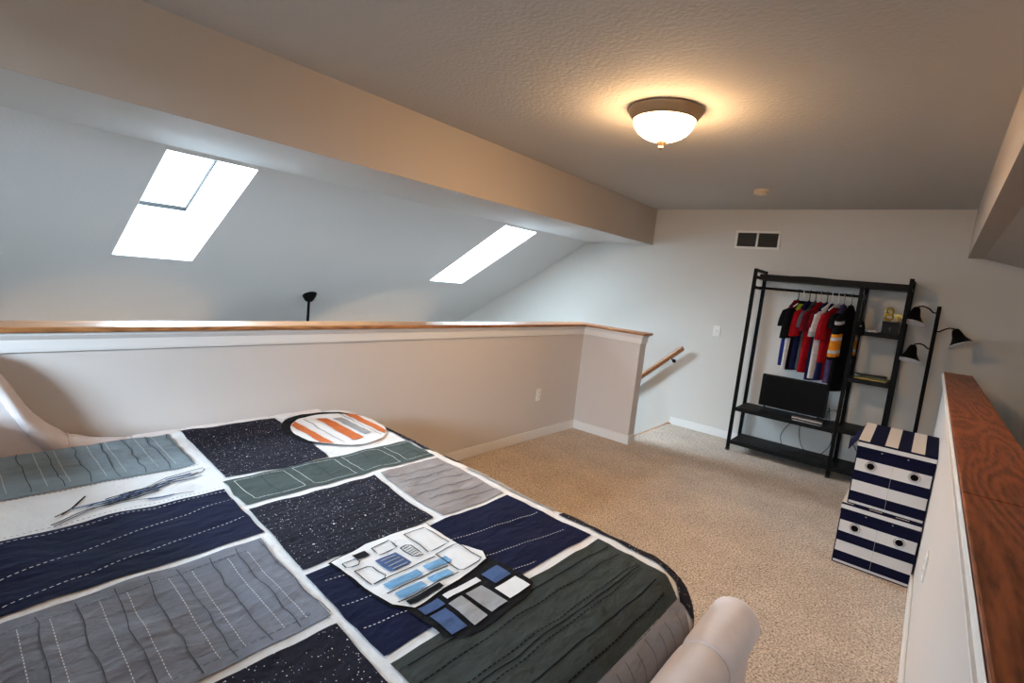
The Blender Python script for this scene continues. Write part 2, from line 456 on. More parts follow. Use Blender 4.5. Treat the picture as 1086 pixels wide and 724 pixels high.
# baseboards
def bboard(name, x0, x1, y0, y1):
    bb = MB(); bb.box(x0, x1, y0, y1, 0, 0.085, bevel=0.004); return struct(bb.build(name, M['trim']))
bboard('baseboard_far', -2.19, 1.6, FARY - 0.014, FARY)
bboard('baseboard_left', HX, HX + 0.014, BACKY, STY)
b = MB(); b.box(HX + 0.014, STX, STY - 0.014, STY, 0, 0.085); b.box(STX, STX + 0.014, STY - 0.014, STY + 0.12, 0, 0.085)
struct(b.build('baseboard_return', M['trim']))
bboard('baseboard_right', RX - 0.014, RX, BACKY, 5.35)
# stairs going down between the return wall and the far wall
b = MB()
for i in range(12):
    x1 = -2.215 - i * 0.235
    b.box(x1 - 0.26, x1, STY + 0.12, FARY - 0.02, -2.7, -0.19 * (i + 1), bevel=0.012)
struct(b.build('stair_flight', M['carpet']))
b = MB()
b.poly_prism([(-2.17, FARY - 0.02, 0.012), (-2.215, FARY - 0.02, 0.012), (-4.9, FARY - 0.02, -2.15), (-4.9, FARY - 0.02, -2.45), (-2.17, FARY - 0.02, -0.30)], (0, 0.02, 0))
struct(b.build('trim_6', M['oak_x']))
b = MB(); b.box(-2.226, -2.19, STY + 0.12, FARY - 0.02, -0.026, -0.001, bevel=0.005)
struct(b.build('trim_7', M['oak']))

# ------------------------------------------------------------------ fittings
# handrail
hr = thing('handrail', (-2.14, FARY, 0.90), 'sloping oak stair handrail on the far wall behind the short return wall', 'handrail')
b = MB()
d = Vector((-0.73, 0, -0.684)).normalized()
p0 = Vector((-0.0, -0.075, 0.0))
nrm_ = Vector((-d.z, 0, d.x)); nrm_ = -nrm_ if nrm_.z < 0 else nrm_
prof = [(0.026 * math.cos(t) * (1.0 if math.sin(t) > -0.2 else 0.72), 0.030 * math.sin(t)) for t in [2 * PI * i / 18 for i in range(18)]]
b.ring_loft([[p0 + d * s + Vector((0, 1, 0)) * a * k + nrm_ * c * k for a, c in prof] for s, k in ((-0.004, 0.8), (0.0, 1.0), (2.3, 1.0))])
b.build('rail', M['oak_x'], hr, smooth=True)
for s in (0.14, 1.15, 2.1):
    b = MB(); q = p0 + d * s
    b.tube([q + Vector((0, 0, -0.026)), q + Vector((0, 0.0, -0.055)), q + Vector((0, 0.03, -0.075)), q + Vector((0, 0.072, -0.075))], 0.007)
    b.lathe([(0.0, 0), (0.022, 0), (0.022, 0.008), (0.0, 0.012)], origin=q + Vector((0, 0.0745, -0.075)), axis=(0, -1, 0), n=18)
    b.build('bracket', M['black'], hr, smooth=True)

# ceiling light
LX, LY = -1.275, 2.665
cl = thing('ceiling_light', (LX, LY, 2.44), 'round flush ceiling light with lit frosted bowl and bronze rim', 'ceiling light')
b = MB(); b.lathe([(0.0, 0), (0.188, 0), (0.193, -0.006), (0.192, -0.014), (0.185, -0.026), (0.176, -0.038), (0.168, -0.050), (0.164, -0.058), (0.158, -0.058), (0.158, -0.040), (0.0, -0.040)], n=64)
b.build('pan', M['bronze'], cl, smooth=True, autosmooth=35)
b = MB(); b.lathe([(0.1565, -0.05)] + [(0.1565 * math.cos(a), -0.055 - 0.105 * math.sin(a)) for a in [PI / 2 * i / 12 for i in range(12)]] + [(0.0, -0.160)], n=64)
b.build('glass_bowl', M['bowl'], cl, smooth=True)
b = MB(); b.lathe([(0.0, -0.154), (0.027, -0.157), (0.029, -0.166), (0.018, -0.178), (0.012, -0.185), (0.014, -0.193), (0.007, -0.202), (0.0, -0.205)], n=24)
b.build('finial', M['bronze'], cl, smooth=True)
# smoke detector
sd = thing('smoke_detector', (-1.32, 4.79, 2.44), 'small round smoke detector on the ceiling between light and far wall', 'smoke detector')
b = MB(); b.lathe([(0.0, 0), (0.066, 0), (0.066, -0.012), (0.060, -0.016), (0.0, -0.016)], n=40); b.build('base', M['ivory'], sd, smooth=True)
b = MB(); b.lathe([(0.058, -0.016), (0.058, -0.034), (0.050, -0.041), (0.018, -0.043), (0.016, -0.040), (0.0, -0.040)], n=40); b.build('cover', M['ivory'], sd, smooth=True)
# return air vent
vt = thing('air_vent', (-1.555, FARY, 2.13), 'white framed double air return vent high on the far wall', 'vent')
b = MB(); w2, h2 = 0.218, 0.092
b.box(-w2, w2, -0.012, 0, h2 - 0.022, h2, bevel=0.003); b.box(-w2, w2, -0.012, 0, -h2, -h2 + 0.022, bevel=0.003)
b.box(-w2, -w2 + 0.022, -0.012, 0, -h2 + 0.022, h2 - 0.022, bevel=0.003); b.box(w2 - 0.022, w2, -0.012, 0, -h2 + 0.022, h2 - 0.022, bevel=0.003); b.box(-0.010, 0.010, -0.012, 0, -h2 + 0.022, h2 - 0.022, bevel=0.003)
b.build('frame', M['plate'], vt)
b = MB(); b.box(-w2 + 0.02, w2 - 0.02, -0.002, 0, -h2 + 0.02, h2 - 0.02); b.build('duct_opening', M['dark'], vt)
for sx in (-1, 1):
    b = MB()
    x0, x1 = (-w2 + 0.023, -0.011) if sx < 0 else (0.011, w2 - 0.023)
    for k in range(9):
        z = -0.062 + k * 0.0155
        b.box(x0, x1, -0.009, -0.007, z - 0.006, z + 0.006, rot=Matrix.Rotation(math.radians(35), 3, 'X'))
    b.build('louvre', M['duct'], vt)
def wall_plate(name, loc, rz, label, cat, kind):
    t = thing(name, loc, label, cat, rz=rz)
    b = MB(); b.box(-0.036, 0.036, -0.006, 0, -0.058, 0.058, bevel=0.003); b.build('cover_plate', M['plate'], t)
    if kind == 'switch':
        b = MB(); b.box(-0.005, 0.005, -0.016, -0.006, -0.004, 0.012, bevel=0.002); b.build('toggle', M['ivory'], t)
    else:
        for s in (-1, 1):
            b = MB(); b.lathe([(0.0, 0), (0.0165, 0), (0.0165, 0.003), (0.0, 0.003)], origin=(0, -0.006, 0.02 * s), axis=(0, -1, 0), n=24)
            f = b.build('socket', M['plate'], t)
            b = MB(); b.box(-0.008, -0.0055, -0.0094, -0.0088, 0.02 * s - 0.004, 0.02 * s + 0.006); b.box(0.0055, 0.008, -0.0094, -0.0088, 0.02 * s - 0.004, 0.02 * s + 0.006)
            b.build('slot', M['dark'], f)
    return t
wall_plate('light_switch', (-1.82, FARY, 1.14), 0, 'white light switch plate on the far wall left of the clothes rack', 'light switch', 'switch')
wall_plate('power_outlet', (HX, 3.885, 0.425), PI / 2, 'white power outlet low on the left half wall', 'outlet', 'outlet')
wall_plate('power_outlet', (RX, 2.69, 0.49), -PI / 2, 'white power outlet on the right half wall near the striped boxes', 'outlet', 'outlet')

# ceiling fan beyond the half wall: only canopy and rod rise above the cap
FX, FY = -5.17, 2.905
FZ = slope_z(FX)
fan = thing('ceiling_fan', (FX, FY, FZ), 'black ceiling fan rod hanging from the sloped ceiling beyond the half wall', 'ceiling fan')
b = MB(); b.lathe([(0.0, 0.05), (0.075, 0.045), (0.078, 0.02), (0.07, -0.01), (0.045, -0.055), (0.028, -0.07), (0.0, -0.07)], n=32); b.build('canopy', M['black'], fan, smooth=True)
b = MB(); b.tube([(0, 0, -0.06), (0, 0, -0.62)], 0.014, n=14); b.build('downrod', M['black'], fan, smooth=True)
b = MB(); b.lathe([(0.0, -0.58), (0.05, -0.59), (0.13, -0.64), (0.145, -0.70), (0.13, -0.76), (0.06, -0.79), (0.0, -0.79)], n=32); b.build('motor_housing', M['black'], fan, smooth=True)
for k in range(5):
    b = MB(); a = 2 * PI * k / 5 + 0.3
    b.box(0.13, 0.66, -0.065, 0.065, -0.706, -0.698, bevel=0.003, rot=Matrix.Rotation(a, 3, 'Z') @ Matrix.Rotation(0.2, 3, 'X'), piv=Vector((0, 0, -0.70)))
    b.build('blade', M['blackwood'], fan)
for k in range(3):
    a = 2 * PI * k / 3 + 0.5
    b = MB(); c = Vector((0.12 * math.cos(a), 0.12 * math.sin(a), -0.83)); ax = Vector((math.cos(a) * 0.5, math.sin(a) * 0.5, -1)).normalized()
    b.lathe([(0.02, 0), (0.035, 0.03), (0.055, 0.08), (0.062, 0.10), (0.0, 0.10)], origin=c, axis=ax, n=20)
    b.build('lamp_shade', M['bulb_white'], fan, smooth=True)

# ------------------------------------------------------------------ the bed and its quilt
QX0, QX1, QY0, QY1, QRC, QER, QZ = -2.46, -0.515, 0.16, 1.495, 0.07, 0.12, 0.655
def qsurf(u, v, lift=0.0):
    """flat quilt coordinates -> draped position"""
    cx, cy = (QX0 + QX1) / 2, (QY0 + QY1) / 2
    hx, hy = (QX1 - QX0) / 2 - QRC, (QY1 - QY0) / 2 - QRC
    px, py = u - cx, v - cy
    mx, my = max(abs(px) - hx, 0), max(abs(py) - hy, 0)
    l = math.hypot(mx, my); dd = max(l - QRC, 0)
    if l > 1e-9: nx, ny = math.copysign(mx / l, px), math.copysign(my / l, py)
    else: nx = ny = 0.0
    a = min(dd / QER, PI / 2); h = QER * math.sin(a)
    w = 0.0060 * noise.noise(Vector((u * 7, v * 9, 0.3))) + 0.0048 * noise.noise(Vector((u * 17, v * 13, 4.1)))
    x = u - nx * dd + nx * h; y = v - ny * dd + ny * h
    z = QZ - QER * (1 - math.cos(a)) - max(dd - QER * PI / 2, 0)
    off = w + lift
    sa, ca = math.sin(a), math.cos(a)
    x += nx * sa * off; y += ny * sa * off; z += ca * off
    y += 0.065 * (-0.5 - x) * min(max(y / 1.6, 0), 1.1)
    return Vector((x, y, z))
def qdist(u, v):
    cx, cy = (QX0 + QX1) / 2, (QY0 + QY1) / 2
    mx, my = max(abs(u - cx) - ((QX1 - QX0) / 2 - QRC), 0), max(abs(v - cy) - ((QY1 - QY0) / 2 - QRC), 0)
    return max(math.hypot(mx, my) - QRC, 0)
def seam(u): return 0.685 - 0.055 * (u + 1.6)          # the long middle seam, slightly askew

class Quilt(MB):
    def patch(self, pts, mt, lift=0.003, step=0.028):
        """polygon in quilt coordinates, cut on a fine grid and draped"""
        tmp = bmesh.new()
        vs = [tmp.verts.new((p[0], p[1], 0)) for p in pts]
        f = tmp.faces.new(vs)
        bmesh.ops.triangulate(tmp, faces=[f])
        us = [p[0] for p in pts]; vv = [p[1] for p in pts]
        for ax_, lo, hi in ((0, min(us), max(us)), (1, min(vv), max(vv))):
            k = math.floor(lo / step) + 1
            while k * step < hi - 1e-6:
                co = Vector((k * step, 0, 0)) if ax_ == 0 else Vector((0, k * step, 0))
                no = Vector((1, 0, 0)) if ax_ == 0 else Vector((0, 1, 0))
                bmesh.ops.bisect_plane(tmp, geom=tmp.verts[:] + tmp.edges[:] + tmp.faces[:], plane_co=co, plane_no=no, dist=1e-6)
                k += 1
        i = self.idx(mt)
        mp = {v: self.bm.verts.new(qsurf(v.co.x, v.co.y, lift)) for v in tmp.verts}
        for f in tmp.faces:
            try: nf = self.bm.faces.new([mp[v] for v in f.verts]); nf.material_index = i
            except ValueError: pass
        tmp.free()
    def line(self, pts, mt, w=0.003, lift=0.0052, dash=None, step=0.02):
        """a stitched line: a narrow strip, or separate stitches when dash=(on, off)"""
        i = self.idx(mt)
        P = [Vector((p[0], p[1], 0)) for p in pts]
        segs = []
        if dash:
            on, off = dash
        else: on, off = step, 0.0
        s = 0.0; tot = [0.0]
        for a, c in zip(P, P[1:]): tot.append(tot[-1] + (c - a).length)
        def at(s_):
            s_ = min(max(s_, 0), tot[-1])
            for k in range(len(P) - 1):
                if s_ <= tot[k + 1] + 1e-9:
                    L = tot[k + 1] - tot[k]
                    return P[k].lerp(P[k + 1], (s_ - tot[k]) / L if L > 0 else 0), (P[k + 1] - P[k]).normalized()
            return P[-1], (P[-1] - P[-2]).normalized()
        prev = None
        while s < tot[-1] - 1e-6:
            e = min(s + on, tot[-1])
            a, ta = at(s); c, tc_ = at(e)
            na = Vector((-ta.y, ta.x, 0)) * w / 2; nc = Vector((-tc_.y, tc_.x, 0)) * w / 2
            v0 = prev[0] if prev else self.bm.verts.new(qsurf(*(a + na).xy, lift)); v1 = prev[1] if prev else self.bm.verts.new(qsurf(*(a - na).xy, lift))
            v2 = self.bm.verts.new(qsurf(*(c - nc).xy, lift)); v3 = self.bm.verts.new(qsurf(*(c + nc).xy, lift))
            f = self.bm.faces.new((v0, v1, v2, v3)); f.material_index = i
            prev = (v3, v2) if not dash else None
            s = e + off

rng = random.Random(7)
Q = Quilt()
iw = Q.idx(M['white'])
# the white ground of the quilt, with an underside so that it has a thickness
u0, u1, v0, v1 = QX0 - 0.20, QX1 + 0.40, QY0 - 0.28, QY1 + 0.46
NU, NV = 118, 92
for layer in (0, 1):
    grid = {}
    for i in range(NU + 1):
        for j in range(NV + 1):
            u = u0 + (u1 - u0) * i / NU; v = v0 + (v1 - v0) * j / NV
            if qdist(u, v) < 0.46: grid[i, j] = Q.bm.verts.new(qsurf(u, v, -0.010 * layer))
    for i in range(NU):
        for j in range(NV):
            k = [(i, j), (i + 1, j), (i + 1, j + 1), (i, j + 1)]
            if all(q in grid for q in k):
                f = Q.bm.faces.new([grid[q] for q in k]); f.material_index = iw
g = 0.012
def row_poly(ua, ub, va, vb):
    """patch between rows ua..ub; va, vb may be numbers or 'seam' offsets"""
    fa = va if callable(va) else (lambda u, q=va: q)
    fb = vb if callable(vb) else (lambda u, q=vb: q)
    n = 6
    top = [(ua + (ub - ua) * k / n, fa(ua + (ub - ua) * k / n)) for k in range(n + 1)]
    bot = [(ua + (ub - ua) * k / n, fb(ua + (ub - ua) * k / n)) for k in range(n, -1, -1)]
    jit = lambda p: (p[0] + rng.uniform(-0.003, 0.003), p[1] + rng.uniform(-0.003, 0.003))
    return [jit(p) for p in top + bot]
sl = lambda u: seam(u) - 0.018
sr = lambda u: seam(u) + 0.018
NB, FB = QY0 - 0.16, QY1 - 0.015
# near column, head to foot
HEADC = -2.495
Q.patch(row_poly(HEADC, -2.065, NB, lambda u: seam(u) - 0.012), M['q_slate'])
Q.patch(row_poly(-1.790, -1.430, NB, lambda u: seam(u) - 0.012 + 0.015), M['q_navy'])
Q.patch(row_poly(-1.400, -0.970, NB, sl), M['q_grey'])
Q.patch(row_poly(-0.948, -0.55, NB, sl), M['q_star'])
Q.patch(row_poly(-0.53, QX1 + 0.10, NB, sl), M['q_grey'])
# far column
Q.patch([(-2.497, 0.765), (-2.495, 1.150), (-2.30, 1.143), (-2.06, 1.135), (-1.868, 1.118), (-1.862, 0.93), (-1.885, 0.80), (-1.882, 0.735), (-2.2, 0.752)], M['q_star'])
Q.patch(row_poly(-1.858, -1.632, lambda u: seam(u) + 0.02, FB + 0.015), M['q_green'])
Q.patch([(-1.605, 0.704), (-1.600, 0.95), (-1.602, 1.165), (-1.39, 1.135), (-1.19, 1.128), (-1.183, 0.9), (-1.187, 0.675), (-1.4, 0.690)], M['q_star'])
Q.patch([(-1.602, 1.192), (-1.612, 1.34), (-1.608, FB + 0.008), (-1.45, FB), (-1.3, FB - 0.004), (-1.176, FB - 0.015), (-1.178, 1.3), (-1.180, 1.160), (-1.4, 1.168)], M['q_taupe'])
Q.patch([(-1.162, 0.668), (-1.162, 0.9), (-1.158, 1.2), (-1.156, FB - 0.015), (-0.95, FB - 0.012), (-0.772, FB - 0.008), (-0.785, 1.2), (-0.786, 0.9), (-0.788, 0.652), (-0.95, 0.655)], M['q_navy'])
Q.patch([(-0.764, 0.650), (-0.758, 0.9), (-0.752, 1.2), (-0.745, FB - 0.008), (-0.62, FB - 0.006), (-0.50, FB - 0.015), (-0.435, 1.415), (-0.432, 1.2), (-0.440, 0.9), (-0.45, 0.642)], M['q_dgreen'])
# foot strip hanging into the gap, and the strips along the far side drop
Q.patch(row_poly(QX1 + 0.079, QX1 + 0.36, 0.64, QY1 - 0.07), M['q_taupe'])
FS = QY1 + 0.012
Q.patch([(-2.30, FS), (-2.1, FS + 0.004), (-1.90, FS), (-1.72, FS), (-1.70, FS + 0.17), (-1.66, FS + 0.30), (-2.35, FS + 0.30)], M['q_star'])
Q.patch([(-1.44, FS), (-1.18, FS - 0.002), (-0.965, FS), (-0.965, FS + 0.30), (-1.46, FS + 0.30)], M['q_lgrey'])
Q.patch([(-0.935, FS - 0.004), (-0.75, FS - 0.002), (-0.56, FS), (-0.47, FS - 0.03), (-0.425, FS - 0.09), (-0.33, FS - 0.02), (-0.29, FS + 0.05), (-0.36, FS + 0.24), (-0.62, FS + 0.30), (-0.935, FS + 0.30)], M['q_star'])
Q.patch([(-1.655, FS + 0.045), (-1.60, FS + 0.035), (-1.55, FS + 0.055), (-1.52, FS + 0.12), (-1.60, FS + 0.14), (-1.66, FS + 0.11)], M['q_dgreen'], lift=0.005)
# quilting lines
wob = lambda pts, s=0.004: [(p[0] + rng.uniform(-s, s), p[1] + rng.uniform(-s, s)) for p in pts]
def ramp(a, c, n): return [(a[0] + (c[0] - a[0]) * k / n, a[1] + (c[1] - a[1]) * k / n) for k in range(n + 1)]
WD = (0.0065, 0.0045)
k = 0
vv = NB + 0.05
while vv < 0.70:                                    # slate patch: alternating dark and white lines across
    Q.line(wob(ramp((HEADC + 0.015, vv + 0.01), (-2.08, vv), 8), 0.006), M['dthread'], 0.0024)
    if k % 2 == 0:
        for o_ in (-0.032, 0.022): Q.line(ramp((HEADC + 0.03, vv + o_ + 0.008), (-2.11, vv + o_), 4), M['thread'], 0.0020, dash=WD)
    vv += 0.072; k += 1
for uu in (-2.052, -1.806): Q.line(ramp((uu, NB), (uu, 0.70), 4), M['dthread'], 0.0026, dash=(0.006, 0.006))
for a, c in (((-1.765, NB), (-1.772, 0.70)), ((-1.55, NB), (-1.70, 0.69)), ((-1.44, NB + 0.03), (-1.56, 0.672))):
    Q.line(ramp(a, c, 6), M['thread'], 0.0022, dash=(0.007, 0.006))
k = 0; vv = NB + 0.04
while vv < 0.64:                                    # grey patch
    Q.line(wob(ramp((-1.385, vv + 0.012), (-0.985, vv), 9), 0.005), M['dthread'], 0.0020)
    if k % 2 == 0:
        for o_ in (-0.028, 0.022): Q.line(ramp((-1.35, vv + o_ + 0.01), (-1.00, vv + o_), 4), M['thread'], 0.0016, dash=WD)
    vv += 0.066; k += 1
Q.line(ramp((-1.355, NB), (-1.355, 0.60), 4), M['dthread'], 0.0022, dash=(0.012, 0.004))
Q.line(ramp((-1.005, NB), (-1.005, 0.60), 4), M['dthread'], 0.0022, dash=(0.012, 0.006))
vv = 0.745
while vv < 1.42:                                    # green strip: stitched boxes
    hw = 0.085
    bx_ = [(-1.835, vv), (-1.835, vv + 2 * hw), (-1.655, vv + 2 * hw), (-1.655, vv), (-1.835, vv)]
    Q.line(bx_, M['thread'], 0.0024, dash=(0.012, 0.0015))
    Q.line(wob(ramp((-1.85, vv + hw), (-1.64, vv + hw), 5)), M['dthread'], 0.0026)
    vv += 0.205
for uu in (-1.55, -1.49, -1.43, -1.37, -1.31, -1.25): # taupe: wavy dark quilting
    Q.line(wob(ramp((uu, 1.20), (uu + 0.03, FB - 0.02), 8), 0.008), M['dthread'], 0.0026)
for a, c in (((-1.10, 0.69), (-0.99, FB - 0.03)), ((-0.985, 0.67), (-0.855, FB - 0.05)), ((-0.885, 0.665), (-0.80, 1.20))):
    Q.line(ramp(a, c, 6), M['thread'], 0.0023, dash=(0.006, 0.0055))
for a, c, ds in (((-0.735, 0.67), (-0.70, FB - 0.02), None), ((-0.685, 0.66), (-0.655, FB - 0.03), (0.012, 0.004)), ((-0.62, 0.66), (-0.585, FB - 0.04), (0.01, 0.005)), ((-0.60, 0.66), (-0.575, FB - 0.04), None),
                 ((-0.58, 0.66), (-0.56, FB - 0.05), (0.01, 0.005)), ((-0.53, 0.66), (-0.505, FB - 0.07), None), ((-0.48, 0.66), (-0.465, 1.38), (0.012, 0.004))):
    Q.line(wob(ramp(a, c, 8), 0.003), M['q_black'], 0.0036, dash=ds)
for k in range(16):                                  # navy speckled patches: echo quilting
    uu = -1.59 + k * 0.026
    Q.line(wob(ramp((uu, seam(uu) + 0.025), (uu + 0.01, 1.12), 8), 0.004), M['dthread'], 0.0020)
for r_ in (0.06, 0.12, 0.18, 0.24):
    Q.line([(-2.20 + r_ * 1.1 * math.cos(t), 0.95 + r_ * 0.72 * math.sin(t)) for t in [2 * PI * i / 28 for i in range(29)]], M['dthread'], 0.0024)
vv = 0.70
while vv < QY1 - 0.10:                               # foot strip: short quilting lines running down
    Q.line(wob([(QX1 + 0.095, vv), (QX1 + 0.14, vv + 0.012), (QX1 + 0.22, vv + 0.004), (QX1 + 0.30, vv + 0.016)], 0.006), M['dthread'], 0.0016)
    vv += 0.055
for vv in (-1.32, -1.18, -1.05):
    Q.line([(vv, FS + 0.01), (vv + 0.02, FS + 0.14), (vv + 0.01, FS + 0.28)], M['dthread'], 0.0026)
# loose ink strokes on the white row: an abstract black and blue scribble
def stroke(pts, w, mt): Q.line(pts, mt, w, 0.0048)
for n_ in range(15):
    o1 = rng.uniform(-0.030, 0.030)
    lo, hi = rng.uniform(0.34, 0.46), rng.uniform(0.50, 0.70)
    pts = [(-1.905 - 0.20 * (t - 0.45) + o1 + rng.uniform(-0.008, 0.008), t) for t in [lo + (hi - lo) * i / 9 for i in range(10)]]
    stroke(pts, rng.uniform(0.003, 0.007), M['q_black'] if n_ % 4 else M['q_mblue'])
for pts, w in (([(-1.862, 0.285), (-1.90, 0.33), (-1.985, 0.375), (-1.92, 0.34), (-1.87, 0.30)], 0.005), ([(-1.822, 0.27), (-1.868, 0.35), (-1.862, 0.43), (-1.85, 0.50), (-1.835, 0.62)], 0.005),
               ([(-1.812, 0.28), (-1.855, 0.36), (-1.875, 0.42), (-1.90, 0.50)], 0.004), ([(-1.94, 0.50), (-1.99, 0.58), (-2.005, 0.66), (-2.012, 0.705), (-1.985, 0.70), (-1.965, 0.62), (-1.92, 0.52)], 0.004)):
    stroke(wob(pts, 0.004), w, M['q_black'])
for pts in ([(-1.90, 0.33), (-1.905, 0.40), (-1.90, 0.45)], [(-1.845, 0.50), (-1.842, 0.57)], [(-1.975, 0.58), (-1.99, 0.66)]):
    stroke(pts, 0.009, M['q_mblue'])
quilt = tag(Q.build('quilt', None, None, smooth=True, autosmooth=60), 'patchwork quilt of navy, grey and speckled squares spread over the bed', 'quilt')

# plain appliques sewn on the quilt
def rot2(p, c, a):
    x, y = p[0] - c[0], p[1] - c[1]
    return (c[0] + x * math.cos(a) - y * math.sin(a), c[1] + x * math.sin(a) + y * math.cos(a))
A = Quilt()
oc = (-2.165, 1.325)
def ell(c, a, b_, rot=0.0, n=36, s0=0, s1=2 * PI): return [rot2((c[0] + a * math.cos(s0 + (s1 - s0) * i / n), c[1] + b_ * math.sin(s0 + (s1 - s0) * i / n)), c, rot) for i in range(n + (0 if abs(s1 - s0 - 2 * PI) < 1e-6 else 1))]
A.patch(ell((oc[0] - 0.035, oc[1] - 0.012), 0.275, 0.218), M['q_black'], 0.0055)
A.patch(ell(oc, 0.255, 0.205), M['q_white'], 0.0085)
def band(c, a, b_, t0, t1, inner=0.97):
    """a bar across the ellipse between heights t0 and t1"""
    n = 8; up = []; dn = []
    for i in range(n + 1):
        s = -1 + 2 * i / n
        up.append((c[0] + a * inner * s * math.sqrt(max(0, 1 - t1 * t1)), c[1] + b_ * t1)); dn.append((c[0] + a * inner * s * math.sqrt(max(0, 1 - t0 * t0)), c[1] + b_ * t0))
    return up + dn[::-1]
A.patch(band(oc, 0.255, 0.205, -0.82, -0.62), M['q_orange'], 0.0115)
A.patch(band(oc, 0.255, 0.205, -0.16, 0.12, 0.72), M['q_orange'], 0.0115)
A.patch(band(oc, 0.255, 0.205, 0.22, 0.42, 0.62), M['q_lgrey'], 0.0115)
A.patch(band(oc, 0.255, 0.205, 0.62, 0.80), M['q_orange'], 0.0115)
for t in (-0.40, 0.52): A.line([(oc[0] - 0.2, oc[1] + 0.205 * t), (oc[0] + 0.2, oc[1] + 0.205 * t)], M['dthread'], 0.003, 0.0118)
o = A.build('applique', None, quilt, smooth=True, autosmooth=60); o['label'] = 'oval white cloth patch with plain orange bars'
A = Quilt()
bl = [(-1.168, 0.735), (-1.19, 0.86), (-1.178, 1.085), (-1.08, 1.08), (-1.01, 1.078), (-0.93, 1.112), (-0.893, 1.09), (-0.872, 0.96), (-0.858, 0.79), (-0.90, 0.752), (-0.97, 0.742), (-1.05, 0.742)]
A.patch([rot2((oc2[0] * 1.0, oc2[1]), (-1.02, 0.91), 0) for oc2 in bl], M['q_black'], 0.0055)
cb = (-1.022, 0.912)
A.patch([(cb[0] + (p[0] - cb[0]) * 0.96, cb[1] + (p[1] - cb[1]) * 0.965) for p in bl], M['q_white'], 0.0085)
def rect(ua, ub, va, vb): return [(ua, va), (ub, va), (ub, vb), (ua, vb)]
A.patch(rect(-0.985, -0.955, 0.785, 0.895), M['q_lblue'], 0.0115); A.patch(rect(-0.985, -0.955, 0.915, 1.00), M['q_lblue'], 0.0115)
A.patch(rect(-0.935, -0.908, 0.785, 0.87), M['q_lblue'], 0.0115); A.patch(rect(-0.935, -0.908, 0.89, 0.965), M['q_lblue'], 0.0115)
A.patch(rect(-1.095, -1.02, 0.835, 0.905), M['q_mblue'], 0.0115)
A.patch(rect(-1.155, -1.125, 0.80, 0.84), M['q_black'], 0.0115)
A.patch(rect(-0.895, -0.876, 0.79, 0.90), M['q_black'], 0.0115)
for ua, ub, va, vb in ((-1.15, -1.11, 0.86, 0.92), (-1.15, -1.03, 0.975, 1.055), (-1.085, -1.005, 0.765, 0.815), (-1.01, -0.90, 0.985, 1.07), (-1.10, -1.03, 0.925, 0.955), (-1.13, -1.105, 0.755, 0.80)):
    r = rect(ua, ub, va, vb); A.line(r + [r[0]], M['q_black'], 0.0035, 0.012)
for uu in (-1.002, -0.945, -0.90): A.line([(uu, 0.77), (uu, 0.975)], M['q_black'], 0.004, 0.0122)
for k in range(6): A.line([(-1.09 + k * 0.011, 0.93), (-1.09 + k * 0.011, 0.95)], M['q_black'], 0.003, 0.0122)
for k in range(4): A.line([(-1.08 + k * 0.018, 0.845), (-1.08 + k * 0.018, 0.895)], M['q_lgrey'], 0.004, 0.0135)
# a plain banded block joins the panel at its foot end
A.patch([(-0.868, 0.775), (-0.875, 0.95), (-0.893, 1.10), (-0.80, 1.112), (-0.735, 1.105), (-0.712, 1.06), (-0.700, 0.93), (-0.708, 0.83), (-0.74, 0.785)], M['q_black'], 0.0062)
A.patch(rect(-0.855, -0.825, 0.795, 0.86), M['q_mblue'], 0.0092); A.patch(rect(-0.815, -0.735, 0.80, 0.85), M['q_mblue'], 0.0092)
A.patch(rect(-0.855, -0.835, 0.875, 1.00), M['q_white'], 0.0092); A.patch(rect(-0.82, -0.725, 0.865, 0.91), M['q_lgrey'], 0.0092)
A.patch(rect(-0.82, -0.725, 0.925, 0.985), M['q_lgrey'], 0.0092); A.patch(rect(-0.855, -0.80, 1.02, 1.085), M['q_mblue'], 0.0092)
A.patch(rect(-0.785, -0.73, 1.00, 1.085), M['q_white'], 0.0092)
o = A.build('applique', None, quilt, smooth=True, autosmooth=60); o['label'] = 'white and black cloth patch with light blue bars'

# bed frame: an upholstered day bed, back behind the camera side, rolled arms at head and foot
BY1 = 1.61
bed = thing('daybed', (-1.5, 0.8, 0), 'upholstered pale blush bed with rolled channel-tufted arms under the patchwork quilt', 'bed')
OB = Vector((-1.5, 0.8, 0))
def bb_(name, mb, mt, parent=bed, **kw):
    for v in mb.bm.verts: v.co -= OB
    return mb.build(name, mt, parent, **kw)
b = MB(); b.box(-2.54, -0.435, 0.09, 1.54, 0.31, 0.625, bevel=0.085, seg=4); bb_('mattress', b, M['white'], smooth=True)
b = MB(); b.box(-2.56, -0.42, 0.06, 1.52, 0.12, 0.31, bevel=0.015); bb_('base_rail', b, M['uphol'])
def crest(y):
    """height of the arm's top roll: low along the side, sweeping up to the tall back"""
    pts = [(0.0, 1.04), (0.12, 1.04), (0.20, 1.01), (0.27, 0.945), (0.31, 0.87), (0.36, 0.77), (0.42, 0.70), (0.48, 0.655), (0.56, 0.622), (0.66, 0.605), (3, 0.605)]
    for (a, za), (c, zc) in zip(pts, pts[1:]):
        if y <= c: return za + (zc - za) * (y - a) / (c - a)
    return 0.605
